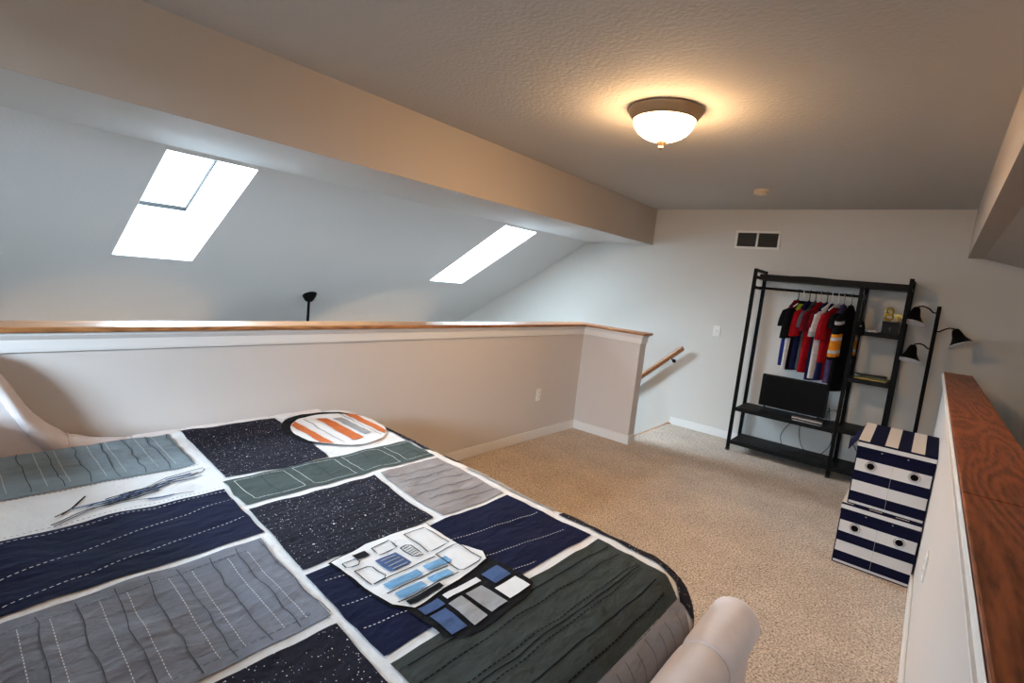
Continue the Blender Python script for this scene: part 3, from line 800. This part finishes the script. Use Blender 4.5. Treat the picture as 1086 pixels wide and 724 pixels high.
def make_arm(xc, side):
    """xc = centre of the roll; side = +1 when the room side lies at +x"""
    R = 0.071
    ys = [0.03]
    while ys[-1] < BY1 - 0.02: ys.append(ys[-1] + 0.02)
    ys += [BY1 - 0.012, BY1 - 0.004, BY1]
    chan = [1.335 - 0.215 * k_ for k_ in range(0, 6)]
    rings = []
    for y in ys:
        g_ = min(abs(y - c) for c in chan)
        rr = R * (1 - 0.11 * math.exp(-(g_ / 0.016) ** 2))
        e = BY1 - y
        if e < 0.013: rr *= {0: 0.86}.get(round(e, 4), 0.95 if e < 0.006 else 0.99)
        zc = crest(y) - R
        ring = []
        for t in range(20):
            a = 2 * PI * t / 20
            ring.append((xc + rr * math.cos(a) * 1.02, y, zc + rr * math.sin(a)))
        rings.append(ring)
    b = MB(); b.ring_loft(rings); bb_('arm_roll', b, M['uphol'], smooth=True, autosmooth=38)
    for y in [BY1 - 0.008] + chan:
        b = MB(); b.torus((xc, y, crest(y) - R), R * (0.955 if y > 1.5 else 0.905), 0.0045, (0, 1, 0), n=36)
        bb_('welt', b, M['uphol'], smooth=True)
    b = MB()
    hw = 0.050
    xo = xc
    top = [(y, crest(y) - R) for y in ys if y <= BY1 - 0.02]
    outline = [(xo - hw, y, z) for y, z in top] + [(xo - hw, BY1 - 0.02, 0.05), (xo - hw, 0.03, 0.05)]
    b.poly_prism(outline, (2 * hw + 0.008, 0, 0)); bb_('arm_panel', b, M['uphol'])
    b = MB()
    b.box(xo - hw + 0.004, xo + hw - 0.004, BY1 - 0.0195, BY1 - 0.004, 0.05, crest(BY1) - 2 * R + 0.012, bevel=0.006); bb_('arm_front', b, M['uphol'])
    for y in (0.08, BY1 - 0.08):
        b = MB(); b.lathe([(0.0, 0), (0.018, 0), (0.026, 0.05), (0.0, 0.05)], origin=(xo, y, 0), n=16); bb_('leg', b, M['blackwood'], smooth=True)
make_arm(-0.322, 1)
make_arm(-2.676, -1)
b = MB()
b.box(-2.60, -0.375, -0.06, 0.03, 0.05, 0.86, bevel=0.02)
bb_('backrest', b, M['uphol'])

# ------------------------------------------------------------------ clothes rack
RK = Vector((-0.81, 5.555, 0))
rack = thing('clothes_rack', RK, 'tall black open clothes rack with shelves against the far wall', 'clothes rack')
def rk(name, mb, mt=M['black'], **kw):
    for v in mb.bm.verts: v.co -= RK
    return mb.build(name, mt, rack, **kw)
XL, XM, XR = -1.412, -0.535, -0.206
YF, YB = 5.368, 5.742
PW = 0.0155
for x, y, h in ((XL, YF, 1.815), (XL, YB, 1.815), (XR, YF, 1.815), (XR, YB, 1.815), (XM, YF, 1.72), (XM, YB, 1.72)):
    b = MB(); b.box(x - PW, x + PW, y - PW, y + PW, 0.012, h, bevel=0.003)
    o = rk('post', b)
    b = MB(); b.box(x - PW - 0.001, x + PW + 0.001, y - PW - 0.001, y + PW + 0.001, 0, 0.02)
    for v in b.bm.verts: v.co -= RK
    b.build('foot', M['rubber'], o)
for x, zs in ((XL, (1.80, 1.735, 1.635)), (XR, (1.80, 1.735))):
    for z in zs:
        b = MB(); b.box(x - 0.010, x + 0.010, YF + PW, YB - PW, z - 0.014, z + 0.014); rk('side_rail', b)
b = MB(); b.box(XL + PW, XR - PW, 5.47, YB - 0.0, 1.718, 1.772, bevel=0.003); rk('top_shelf', b, M['blackwood'])
b = MB(); b.tube([(XL, 5.555, 1.640), (XM, 5.555, 1.640)], 0.0125, n=14); rk('hanging_rod', b, M['black'], smooth=True)
b = MB(); b.box(XM - 0.010, XM + 0.010, YF + PW, YB - PW, 1.620, 1.655); rk('side_rail', b)
def shelf(x0, x1, z, th=0.036):
    b = MB(); b.box(x0, x1, YF - 0.012, YB + 0.010, z - 0.018, z, bevel=0.002); b.box(x0, x1, YF - 0.0145, YF - 0.0125, z - th, z - 0.001, bevel=0.0008)
    b.box(x0, x1, YB + 0.0102, YB + 0.0122, z - th, z - 0.001, bevel=0.0008)
    return rk('shelf', b, M['blackwood'])
SH_TV, SH_LO = 0.445, 0.108
shelf(XL + PW, XM - PW, SH_TV); shelf(XL + PW, XM - PW, SH_LO)
for z in (SH_LO, SH_TV + 0.02, 0.928, 1.342): shelf(XM + PW, XR - PW, z)

# ------------------------------------------------------------------ garments on the rod
def garment(x, rz, label, spec, length=0.66, sw=0.185, hang=0.088, slv=0.22, zr=1.640):
    """spec: function(part, w, t) -> material; w -1..1 across, t 0..1 downwards"""
    t_ = thing(spec['kind'], (x, 5.555, zr + 0.013), label, spec['cat'], 'clothes on the rack rod', rz)
    # local: y runs across the shoulders (towards the room = -y), x is the thickness
    nk = -0.013 - hang
    b = MB()
    N = 24; T = 22
    rows = []
    rr = random.Random(hash(label) & 0xffff if False else len(label) * 7 + int(abs(x) * 1000))
    ph = rr.uniform(0, 6)
    for k in range(T + 1):
        t = k / T
        if t < 0.18: w = 0.045 + (sw - 0.045) * (t / 0.18) ** 0.85
        else: w = sw * (0.90 + 0.06 * t) if t > 0.34 else sw * (1.0 - 0.08 * (t - 0.18) / 0.16)
        th = 0.014 + 0.020 * min(t / 0.3, 1) + 0.004 * math.sin(9 * t + ph)
        z = nk - length * t
        ring = []
        for i in range(N):
            a = 2 * PI * i / N
            cw, sn = math.cos(a), math.sin(a)
            fold = 1 + 0.16 * math.sin(5 * a + ph) * min(1, t * 1.6)
            ring.append(Vector((th * fold * math.copysign(abs(sn) ** 0.7, sn), w * cw, z - 0.02 * (t > 0.98) * 0)))
        rows.append(ring)
    vr = [[b.bm.verts.new(p) for p in r] for r in rows]
    for k in range(T):
        for i in range(N):
            j = (i + 1) % N
            f = b.bm.faces.new((vr[k][i], vr[k][j], vr[k + 1][j], vr[k + 1][i]))
            a = 2 * PI * (i + 0.5) / N
            f.material_index = b.idx(spec['f']('body', math.cos(a), (k + 0.5) / T))
    f = b.bm.faces.new(list(reversed(vr[0]))); f.material_index = b.idx(spec['f']('body', 0, 0))
    f = b.bm.faces.new(vr[-1]); f.material_index = b.idx(spec['f']('body', 0, 1))
    b.build('torso', None, t_, smooth=True, autosmooth=60)
    if slv:
        for s in (-1, 1):
            b = MB(); Ns = 14; Ts = 14
            rows = []
            for k in range(Ts + 1):
                t = k / Ts
                c = Vector((0.0, s * (sw * 0.90 + 0.028 * math.sin(min(t * 1.3, 1) * PI / 2)), nk - 0.085 - slv * t))
                rw, rt = 0.058 + 0.012 * t, 0.030 + 0.012 * t
                if k == 0: rw, rt = 0.03, 0.012
                rows.append([c + Vector((rt * math.sin(2 * PI * i / Ns) * (1 + 0.12 * math.sin(3 * i + ph)), rw * math.cos(2 * PI * i / Ns), 0.012 * math.cos(2 * PI * i / Ns) * -s)) for i in range(Ns)])
            vr = [[b.bm.verts.new(p) for p in r] for r in rows]
            for k in range(Ts):
                for i in range(Ns):
                    j = (i + 1) % Ns
                    f = b.bm.faces.new((vr[k][i], vr[k][j], vr[k + 1][j], vr[k + 1][i])); f.material_index = b.idx(spec['f']('sleeve', s, (k + 0.5) / Ts))
            f = b.bm.faces.new(list(reversed(vr[0]))); f.material_index = b.idx(spec['f']('sleeve', s, 0))
            f = b.bm.faces.new(vr[-1]); f.material_index = b.idx(spec['f']('sleeve', s, 1))
            b.build('sleeve', None, t_, smooth=True, autosmooth=60)
    b = MB()
    hook = [(0, 0.012 * math.cos(math.radians(a)) + 0.0, -0.013 + 0.0155 * math.sin(math.radians(a))) for a in range(-40, 200, 20)]
    hook += [(0, -0.004, -0.035), (0, 0, -0.05), (0, 0, nk + 0.005)]
    b.tube(hook, 0.0036, n=6)
    b.tube([(0, -sw * 0.80, nk - 0.062), (0, -sw * 0.4, nk - 0.026), (0, 0, nk + 0.010), (0, sw * 0.4, nk - 0.026), (0, sw * 0.80, nk - 0.062)], 0.006, n=6)
    b.build('hanger', spec.get('hm', M['chrome']), t_, smooth=True)
    return t_
def plain(c, sl_=None):
    return lambda p, w, t: F[(sl_ or c) if p == 'sleeve' else c]
G = []
def add(x, rz, label, f, cat='shirt', kind='hanging_shirt', hm=None, **kw):
    garment(x, math.radians(rz), label, {'f': f, 'cat': cat, 'kind': kind, 'hm': hm or M['chrome']}, **kw)
def f_blue(p, w, t): return F['black'] if p == 'sleeve' else (F['blue'] if t > 0.5 else F['dred'])
def f_blackneon(p, w, t):
    if p == 'sleeve': return F['neon'] if (t < 0.62 and w > 5) else F['black']
    if w < -0.80: return F['white'] if t > 0.30 else F['black']
    if -0.85 < w < 0.0 and 0.06 < t < 0.34: return F['neon']
    return F['black']
def f_navyred(p, w, t): return F['red'] if p == 'sleeve' else F['navy']
def f_whiteblk(p, w, t):
    if p == 'sleeve': return F['white'] if t < 0.8 else F['lgrey']
    return F['white'] if (w < -0.72) else F['black']
def f_strip(p, w, t):
    if p == 'sleeve':
        if t < 0.12: return F['black']
        for a, c, col in ((0.14, 0.20, 'white'), (0.44, 0.50, 'orange'), (0.52, 0.57, 'white'), (0.60, 0.78, 'orange'), (0.80, 0.85, 'white'), (0.88, 0.93, 'orange')):
            if a < t < c: return F[col]
    return F['black']
def f_redwhite(p, w, t):
    if p == 'sleeve': return F['red']
    if t < 0.06: return F['white']
    if w < -0.75 and t > 0.78: return F['navy']
    return F['red']
add(-1.045, -24, 'blue and dark red shirt hanging leftmost on the rack rod', f_blue, length=0.63, sw=0.135, slv=0.16, hm=M['plastic'])
add(-1.000, -22, 'black jersey with white side panel and neon yellow patch hanging near the left end', f_blackneon, length=0.66, sw=0.165, slv=0.27, hm=M['bulb_white'])
add(-0.950, -20, 'navy shirt with red sleeves hanging beside the neon yellow patched jersey', f_navyred, length=0.64, sw=0.14, slv=0.24, hm=M['plastic'])
add(-0.900, -16, 'dark grey shirt hanging between navy and bright red shirts', plain('grey'), length=0.64, sw=0.15, slv=0.15, hm=M['plastic'])
add(-0.855, -22, 'plain bright red shirt hanging at the middle of the rod', plain('red', 'dred'), length=0.66, sw=0.17, slv=0.18)
add(-0.805, -20, 'dark blue long shirt hanging just left of the white sleeved shirt', plain('navy', 'dred'), length=0.72, sw=0.15, slv=0.14, hm=M['plastic'])
add(-0.765, -24, 'black shirt with white sleeves and white side stripe hanging amid red shirts', f_whiteblk, length=0.70, sw=0.165, slv=0.22, hm=M['bulb_white'])
add(-0.715, -22, 'red jersey with white collar hanging right of the white sleeves', f_redwhite, length=0.70, sw=0.165, slv=0.24, hm=M['bulb_white'])
add(-0.670, -12, 'purple shirt mostly hidden behind the black and orange striped jersey', plain('purple', 'black'), length=0.72, sw=0.14, slv=0.12)
add(-0.612, -14, 'black jersey with orange and white striped sleeves hanging rightmost on the rod', f_strip, length=0.78, sw=0.185, slv=0.40)

# ------------------------------------------------------------------ things on the rack
tv = thing('television', (-0.95, 5.56, SH_TV), 'black flat screen television on the wide shelf under the clothes', 'television')
b = MB(); b.box(-0.290, 0.290, -0.012, 0.030, 0.042, 0.360, bevel=0.006); b.build('housing', M['plastic'], tv)
b = MB(); b.box(-0.280, 0.280, -0.0145, -0.012, 0.056, 0.350); b.build('screen', M['screen'], tv)
for s in (-1, 1):
    b = MB()
    b.tube([(s * 0.235, -0.09, 0.006), (s * 0.235, 0.0, 0.028), (s * 0.235, 0.012, 0.05)], 0.006); b.tube([(s * 0.235, 0.10, 0.006), (s * 0.235, 0.02, 0.028), (s * 0.235, 0.012, 0.05)], 0.006)
    b.build('stand_foot', M['plastic'], tv, smooth=True)
dp = thing('disc_player', (-0.775, 5.475, SH_TV), 'slim silver fronted disc player lying before the television', 'disc player')
b = MB(); b.box(-0.125, 0.125, -0.075, 0.065, 0.004, 0.030, bevel=0.002); b.build('case', M['plastic'], dp)
b = MB(); b.box(-0.126, 0.126, -0.078, -0.0752, 0.014, 0.028); b.box(-0.125, 0.125, -0.076, -0.03, 0.0302, 0.0312); b.build('front_strip', M['silver'], dp)
for sx in (-1, 1):
    for sy in (-1, 1):
        b = MB(); b.lathe([(0, 0), (0.008, 0), (0.008, 0.004), (0, 0.004)], origin=(sx * 0.11, -0.005 + sy * 0.055, 0), n=12); b.build('foot', M['rubber'], dp)
b = MB()
pts_ = []
for i in range(9):
    t = i / 8; pts_.append((-0.12 + 0.24 * t, 0.0015 + 0.002 * math.sin(t * 5)))
b.ring_loft([[Vector((x, y, z + dz)) for x, z in pts_] + [Vector((x, y, z + dz - 0.0014)) for x, z in reversed(pts_)] for y, dz in ((-0.008, 0), (0.0, 0.0004), (0.010, 0.0))], closed=True)
o = b.build('paper_sheet', M['bulb_white']); o.location = (-0.772, 5.378, SH_TV + 0.0002); tag(o, 'white folded paper at the shelf edge under the silver disc player', 'paper')
# cords
def cord(name, pts, label, r=0.0032):
    P = [Vector(p) for p in pts]; out = []
    for i in range(len(P) - 1):
        p0, p1, p2, p3 = P[max(i - 1, 0)], P[i], P[i + 1], P[min(i + 2, len(P) - 1)]
        for k in range(8):
            t = k / 8
            out.append(0.5 * ((2 * p1) + (p2 - p0) * t + (2 * p0 - 5 * p1 + 4 * p2 - p3) * t * t + (3 * p1 - p0 - 3 * p2 + p3) * t ** 3))
    out.append(P[-1])
    b = MB(); b.tube(out, r, n=7)
    for v in b.bm.verts: v.co -= Vector((-0.95, 5.56, SH_TV))
    return b.build(name, M['rubber'], tv, smooth=True)
zt = SH_LO + 0.004
cord('power_cord', [(-0.93, 5.762, SH_TV + 0.10), (-0.92, 5.768, SH_TV - 0.08), (-0.97, 5.73, 0.32), (-1.01, 5.66, 0.22), (-0.97, 5.58, 0.125), (-0.93, 5.52, zt), (-0.88, 5.50, zt), (-0.80, 5.55, zt)], 'black power cord looping at left between the two lower shelves')
cord('power_cord', [(-0.87, 5.762, SH_TV + 0.08), (-0.87, 5.768, SH_TV - 0.06), (-0.87, 5.73, 0.28), (-0.82, 5.66, 0.16), (-0.72, 5.60, zt), (-0.60, 5.56, zt)], 'black power cord drooping in the middle below the television shelf')
cord('power_cord', [(-0.66, 5.762, SH_TV + 0.12), (-0.62, 5.768, SH_TV - 0.08), (-0.585, 5.70, 0.30), (-0.60, 5.62, 0.20), (-0.68, 5.52, zt), (-0.74, 5.48, zt)], 'black power cord at right below the television, curving under the shelf')
cord('power_cord', [(-0.655, 5.60, SH_TV + 0.10), (-0.60, 5.62, SH_TV + 0.13), (-0.568, 5.66, SH_TV + 0.09), (-0.585, 5.72, SH_TV + 0.02), (-0.62, 5.74, SH_TV + 0.004)], 'thin black cord arching beside the right edge of the television', 0.0028)
pl = thing('plug_adapter', (-0.44, FARY, 0.40), 'black plug adapter with cord on the far wall below the narrow shelf', 'plug')
b = MB(); b.box(-0.022, 0.022, -0.032, -0.0, -0.03, 0.03, bevel=0.005); b.build('body', M['plastic'], pl)
b = MB(); b.tube([(0.0, -0.02, -0.03), (-0.002, -0.03, -0.07), (0.02, -0.04, -0.12), (0.055, -0.05, -0.17), (0.09, -0.06, -0.20)], 0.0035); b.build('cable', M['rubber'], pl, smooth=True)
# flat black cloth on the top shelf
b = MB()
rings = []
for i in range(13):
    t = i / 12; hgt = 0.009 * math.sin(PI * min(max(t, 0.02), 0.98)) ** 0.5
    x = -1.12 + 0.34 * t
    rings.append([Vector((x, 5.50, 0)), Vector((x, 5.64, 0)), Vector((x, 5.63, hgt * 0.9)), Vector((x, 5.57, hgt)), Vector((x, 5.51, hgt * 0.85))])
b.ring_loft(rings); o = b.build('folded_cloth', F['black'], smooth=True); o.location = (0, 0, 1.772); tag(o, 'flat black folded cloth lying on the top of the clothes rack', 'cloth')

# narrow shelves: magazines, box with gold ornament, folded cloth
S1, S2 = 1.342, 0.928
for k, (c, th, rz, lab) in enumerate(((M['plastic'], 0.007, 4, 'dark magazine lying on the upper narrow shelf, lowest of the three'), (F['dred'], 0.006, -6, 'dull red magazine on the upper narrow shelf, middle of the three'), (M['q_lgrey'], 0.006, 9, 'pale grey magazine on the upper narrow shelf, topmost of the three'))):
    z = S1 + [0, 0.0071, 0.0132][k]
    t = thing('magazine', (-0.435 + 0.004 * k, 5.47 + 0.004 * k, z), lab, 'magazine', 'magazines on the upper narrow shelf', math.radians(rz))
    b = MB(); b.box(-0.062, 0.062, -0.085, 0.085, 0, 0.001); b.box(-0.062, 0.062, -0.085, 0.085, th - 0.001, th); b.box(-0.063, -0.062, -0.085, 0.085, 0, th); b.build('cover', c, t)
    b = MB(); b.box(-0.0615, 0.060, -0.083, 0.083, 0.0011, th - 0.0011); b.build('pages', M['plate'], t)
bx2 = thing('small_box', (-0.295, 5.49, S1), 'small black box with a silver mark on the upper narrow shelf', 'box')
b = MB(); b.box(-0.058, 0.058, -0.05, 0.05, 0, 0.085, bevel=0.003); b.build('body', M['plastic'], bx2)
b = MB(); b.box(-0.061, 0.061, -0.053, 0.053, 0.085, 0.108, bevel=0.003); b.build('lid', M['plastic'], bx2)
b = MB(); b.lathe([(0, 0), (0.008, 0), (0.008, 0.002), (0, 0.002)], origin=(0.0, -0.05, 0.05), axis=(0, -1, 0), n=16); b.box(-0.003, 0.003, -0.052, -0.05, 0.022, 0.042); b.build('clasp', M['duct'], bx2)
def figure8(name, x, y, z, s, label, tilt=0):
    t = thing(name, (x, y, z), label, 'ornament', rz=math.radians(tilt))
    b = MB()
    r = 0.0125 * s
    b.torus((0, 0, 0.040 * s), 0.0275 * s, r, (0, 1, 0)); b.torus((0, 0, 0.092 * s), 0.0245 * s, r, (0, 1, 0))
    b.build('numeral', M['gold'], t, smooth=True)
    b = MB(); b.box(-0.022 * s, 0.022 * s, -0.014 * s, 0.014 * s, 0, 0.004 * s, bevel=0.001); b.build('base', M['gold'], t)
    return t
figure8('gold_numeral', -0.322, 5.475, S1 + 0.108, 0.92, 'gold number 8 ornament standing on the small black box')
lf = thing('gold_ornament', (-0.250, 5.50, S1 + 0.108), 'fanned gold leaf ornament on the small black box beside the rack post', 'ornament')
b = MB(); b.lathe([(0, 0), (0.014, 0), (0.012, 0.006), (0.004, 0.010), (0.004, 0.03), (0, 0.03)], n=16); b.build('stem', M['gold'], lf, smooth=True)
for a in (-40, 0, 40):
    b = MB(); q = Matrix.Rotation(math.radians(a), 3, 'Y')
    b.poly_prism([q @ Vector(p) + Vector((0, -0.003, 0.022)) for p in ((-0.002, 0, 0), (-0.014, 0, 0.02), (-0.012, 0, 0.036), (0, 0, 0.052), (0.012, 0, 0.036), (0.014, 0, 0.02), (0.002, 0, 0))], (0, 0.006, 0)); b.build('leaf', M['gold'], lf)
# folded camouflage-like cloth with yellow edge
fc = thing('folded_shirt', (-0.365, 5.50, S2), 'folded dark green shirt with a yellow lower edge on the middle narrow shelf', 'shirt')
def slab(x0, x1, y0, y1, z0, z1, amp, seed):
    bb = MB(); bb.box(x0, x1, y0, y1, z0, z1, bevel=min(0.008, (z1 - z0) * 0.45), seg=3)
    bmesh.ops.subdivide_edges(bb.bm, edges=[e for e in bb.bm.edges if e.calc_length() > 0.05], cuts=6, use_grid_fill=True)
    for v in bb.bm.verts:
        if v.co.z > z0 + 0.004: v.co.z += amp * noise.noise(Vector((v.co.x * 22, v.co.y * 22, seed)))
    return bb
slab(-0.115, 0.120, -0.10, 0.10, 0, 0.012, 0.0, 1).build('lower_fold', mat('yellow_cotton', (0.50, 0.36, 0.10), 0.9), fc, smooth=True)
slab(-0.122, 0.112, -0.098, 0.10, 0.012, 0.036, 0.010, 2.3).build('upper_fold', mat('dark_green_cotton', (0.05, 0.055, 0.035), 0.9, vary=0.8, vscale=45), fc, smooth=True)
# small black bag hanging from the middle upright
bg_ = thing('hanging_bag', (XM + 0.035, YF - 0.03, 1.50), 'small black bag hanging by a strap from the middle rack upright', 'bag')
b = MB(); b.lathe([(0.0, -0.20), (0.03, -0.195), (0.042, -0.165), (0.040, -0.12), (0.030, -0.085), (0.018, -0.07), (0.0, -0.068)], n=20)
for v in b.bm.verts: v.co.y *= 0.55
b.build('pouch', F['black'], bg_, smooth=True)
b = MB(); b.tube([(0.012, 0, -0.075), (0.010, 0.004, 0.02), (-0.004, 0.020, 0.15), (-0.006, 0.012, 0.155), (-0.012, 0.0, 0.14), (-0.012, 0, -0.075)], 0.003, n=6); b.build('strap', M['rubber'], bg_, smooth=True)
b = MB(); b.lathe([(0, 0), (0.009, 0), (0.009, 0.003), (0, 0.003)], origin=(0.008, -0.0195, -0.115), axis=(0, -1, 0), n=14); b.build('button', M['duct'], bg_)

# ------------------------------------------------------------------ floor lamp with three heads
FL = Vector((0.012, 5.50, 0))
fl = thing('floor_lamp', FL, 'black floor lamp with three bell shades in the corner behind the striped boxes', 'floor lamp')
b = MB(); b.lathe([(0, 0), (0.115, 0), (0.118, 0.008), (0.105, 0.020), (0.03, 0.028), (0.014, 0.05), (0, 0.05)], n=40); b.build('base', M['black'], fl, smooth=True)
b = MB(); b.tube([(0, 0, 0.04), (-0.012, 0, 1.615)], 0.0145, n=16); b.build('pole', M['black'], fl, smooth=True)
def head(zarm, path, axis, name='shade'):
    b = MB(); b.tube(path, 0.0058, n=8)
    a_ = b.build('arm', M['black'], fl, smooth=True)
    o_ = Vector(path[-1]); ax = Vector(axis).normalized()
    prof_o = [(0.0, -0.012), (0.016, -0.012), (0.026, 0.0), (0.034, 0.028), (0.042, 0.06), (0.056, 0.085), (0.080, 0.118), (0.088, 0.124)]
    prof_i = [(0.084, 0.122), (0.053, 0.090), (0.039, 0.062), (0.031, 0.03), (0.0, 0.012)]
    b = MB(); b.lathe(prof_o + prof_i, origin=o_, axis=ax, n=32)
    for f in b.bm.faces: f.material_index = 0
    b.mats = [M['black'], M['bulb_white']]
    q = Vector((0, 0, 1)).rotation_difference(ax)
    for f in b.bm.faces:
        c = q.inverted() @ (f.calc_center_median() - o_)
        rad = math.hypot(c.x, c.y); 
        # inner skin: enamel white
        for (r0, z0), (r1, z1) in zip(prof_i, prof_i[1:]):
            if min(z0, z1) - 1e-4 <= c.z <= max(z0, z1) + 1e-4:
                t = (c.z - z0) / (z1 - z0); rr = r0 + (r1 - r0) * t
                if abs(rad - rr * 0.995) < 0.0022: f.material_index = 1
        if c.z > 0.1205: f.material_index = 1
    sh = b.build('shade', None, fl, smooth=True)
    b = MB(); b.lathe([(0.0, 0.02), (0.013, 0.022), (0.016, 0.04), (0.028, 0.068), (0.030, 0.085), (0.022, 0.105), (0.0, 0.114)], origin=o_, axis=ax, n=20)
    b.build('bulb', M['bulb_white'], sh, smooth=True)
head(1.56, [(-0.012, 0, 1.555), (-0.045, -0.005, 1.560), (-0.075, -0.008, 1.590), (-0.115, -0.012, 1.605), (-0.145, -0.015, 1.600), (-0.155, -0.016, 1.580)], (-0.12, -0.25, -1))
head(1.27, [(-0.008, 0, 1.262), (-0.035, -0.005, 1.262), (-0.060, -0.008, 1.285), (-0.090, -0.012, 1.295), (-0.120, -0.015, 1.285), (-0.130, -0.016, 1.265)], (-0.10, -0.25, -1))
head(1.42, [(-0.010, 0, 1.405), (0.020, -0.003, 1.412), (0.045, -0.006, 1.432), (0.075, -0.010, 1.448), (0.105, -0.012, 1.448), (0.118, -0.014, 1.435)], (0.48, -0.25, -1))

# ------------------------------------------------------------------ striped storage boxes
def storage_box(loc, label, W, D, H, lid_tilt, ajar):
    t = thing('storage_box', loc, label, 'storage box', 'striped boxes stacked by the right half wall')
    w, d = W / 2, D
    lidh = 0.055
    # body: outer fabric in horizontal bands
    b = MB()
    hb = H - 0.012
    bands = [(0.0, 0.055, 'white_canvas'), (0.055, 0.215, 'navy_canvas'), (0.215, 0.395, 'white_canvas'), (0.395, 0.555, 'navy_canvas'), (0.555, 0.745, 'white_canvas'), (0.745, 1.0, 'navy_canvas')]
    def ringat(z):
        k = z / hb; ins = -0.004 * math.sin(PI * k)
        return [Vector((-w + ins * 0, 0 + ins, z)), Vector((0, ins * 1.6, z)), Vector((w, ins, z)), Vector((w, d, z)), Vector((-w, d, z))]
    for a, c, mn in bands:
        rr_ = [ringat(hb * (a + (c - a) * q)) for q in (0, 0.5, 1)]
        b.ring_loft(rr_, M[mn], cap=False)
    b.bm.faces.new([b.bm.verts.new(p) for p in reversed(ringat(0))]); b.bm.faces.new([b.bm.verts.new(p) for p in ringat(hb)])
    body = b.build('body', None, t)
    b = MB()
    for x in (-w, w):
        b.tube([(x, -0.001, 0.002), (x, -0.003, hb / 2), (x, -0.001, hb)], 0.003, n=6)
    b.tube([(-w, -0.0015, 0.003), (0, -0.002, 0.003), (w, -0.0015, 0.003)], 0.003, n=6)
    b.build('piping', M['navy_canvas'], body)
    b = MB(); b.tube([(0, -0.0068, hb * 0.06), (0, -0.0095, hb * 0.5), (0, -0.0068, hb * 0.74)], 0.0008, n=5); b.build('centre_seam', M['q_lgrey'], body)
    for sx in (-1, 1):
        b = MB(); c = Vector((sx * W * 0.285, -0.0075, hb * 0.665))
        b.torus(c, 0.0225, 0.0060, (0, 1, 0), n=30, k=8); gr = b.build('grommet', M['silver'], t, smooth=True)
        b = MB(); b.lathe([(0, 0), (0.0185, 0), (0.0185, 0.002), (0, 0.002)], origin=c + Vector((0, 0.0005, 0)), axis=(0, -1, 0), n=24); b.build('hole', M['dark'], gr)
    # lid: stripes run front to back on the top, a white band round the rim
    b = MB()
    R = Matrix.Rotation(lid_tilt, 3, 'X')
    def L(x, y, z): return R @ Vector((x, y, z)) + Vector((0, -0.010, H - lidh + 0.0))
    stripes = ['cream_canvas', 'navy_canvas', 'cream_canvas', 'navy_canvas', 'cream_canvas', 'navy_canvas']
    wl = w + 0.004
    xs = [-wl, -wl * 0.70, -wl * 0.30, wl * 0.03, wl * 0.36, wl * 0.69, wl]
    dl = d + 0.010
    hi = lidh
    for k in range(6):
        for (ya, yb, za, zb) in ((0.012, dl, hi, hi), ):
            b._setmat([b.bm.faces.new([b.bm.verts.new(L(*p)) for p in ((xs[k], ya, za), (xs[k + 1], ya, za), (xs[k + 1], yb, zb), (xs[k], yb, zb))])], M[stripes[k]])
    b._setmat([b.bm.faces.new([b.bm.verts.new(L(*p)) for p in ((-wl, 0.0, hi - 0.008), (wl, 0.0, hi - 0.008), (wl, 0.012, hi), (-wl, 0.012, hi))])], M['navy_canvas'])
    for za, zb, mn in ((hi - 0.008, hi - 0.032, 'white_canvas'), (hi - 0.032, 0.0, 'navy_canvas')):
        b._setmat([b.bm.faces.new([b.bm.verts.new(L(*p)) for p in ((-wl, 0, zb), (wl, 0, zb), (wl, 0, za), (-wl, 0, za))])], M[mn])
    for x in (-wl, wl):
        b._setmat([b.bm.faces.new([b.bm.verts.new(L(*p)) for p in ((x, 0, 0), (x, 0, hi - 0.008), (x, 0.012, hi), (x, dl, hi), (x, dl, 0))])], M['navy_canvas'])
    b._setmat([b.bm.faces.new([b.bm.verts.new(L(*p)) for p in ((-wl, dl, 0), (wl, dl, 0), (wl, dl, hi), (-wl, dl, hi))])], M['navy_canvas'])
    b._setmat([b.bm.faces.new([b.bm.verts.new(L(*p)) for p in ((-wl, 0, 0), (wl, 0, 0), (wl, dl, 0), (-wl, dl, 0))])], M['navy_canvas'])
    lid = b.build('lid', None, t)
    for sx in (-1, 1):
        b = MB(); b.lathe([(0, 0), (0.0045, 0), (0.003, 0.002), (0, 0.0025)], origin=L(sx * W * 0.17, -0.0005, 0.008), axis=(0, -1, 0), n=12); b.build('rivet', M['silver'], lid)
    if ajar:
        b = MB(); b.poly_prism([L(-wl - 0.001, 0.06, 0.05), L(-wl - 0.001, dl - 0.02, 0.05), L(-wl - 0.062, dl * 0.62, -0.035), L(-wl - 0.05, 0.10, -0.045)], (0.004, 0, 0.002)); b.build('side_flap', M['navy_canvas'], lid)
    return t
storage_box((-0.070, 3.60, 0.0), 'navy and white striped storage box standing on the carpet, lower of the two', 0.372, 0.44, 0.372, 0.0, False)
storage_box((-0.058, 3.612, 0.374), 'navy and white striped storage box stacked on top, lid flap open', 0.355, 0.42, 0.385, math.radians(5.5), True)
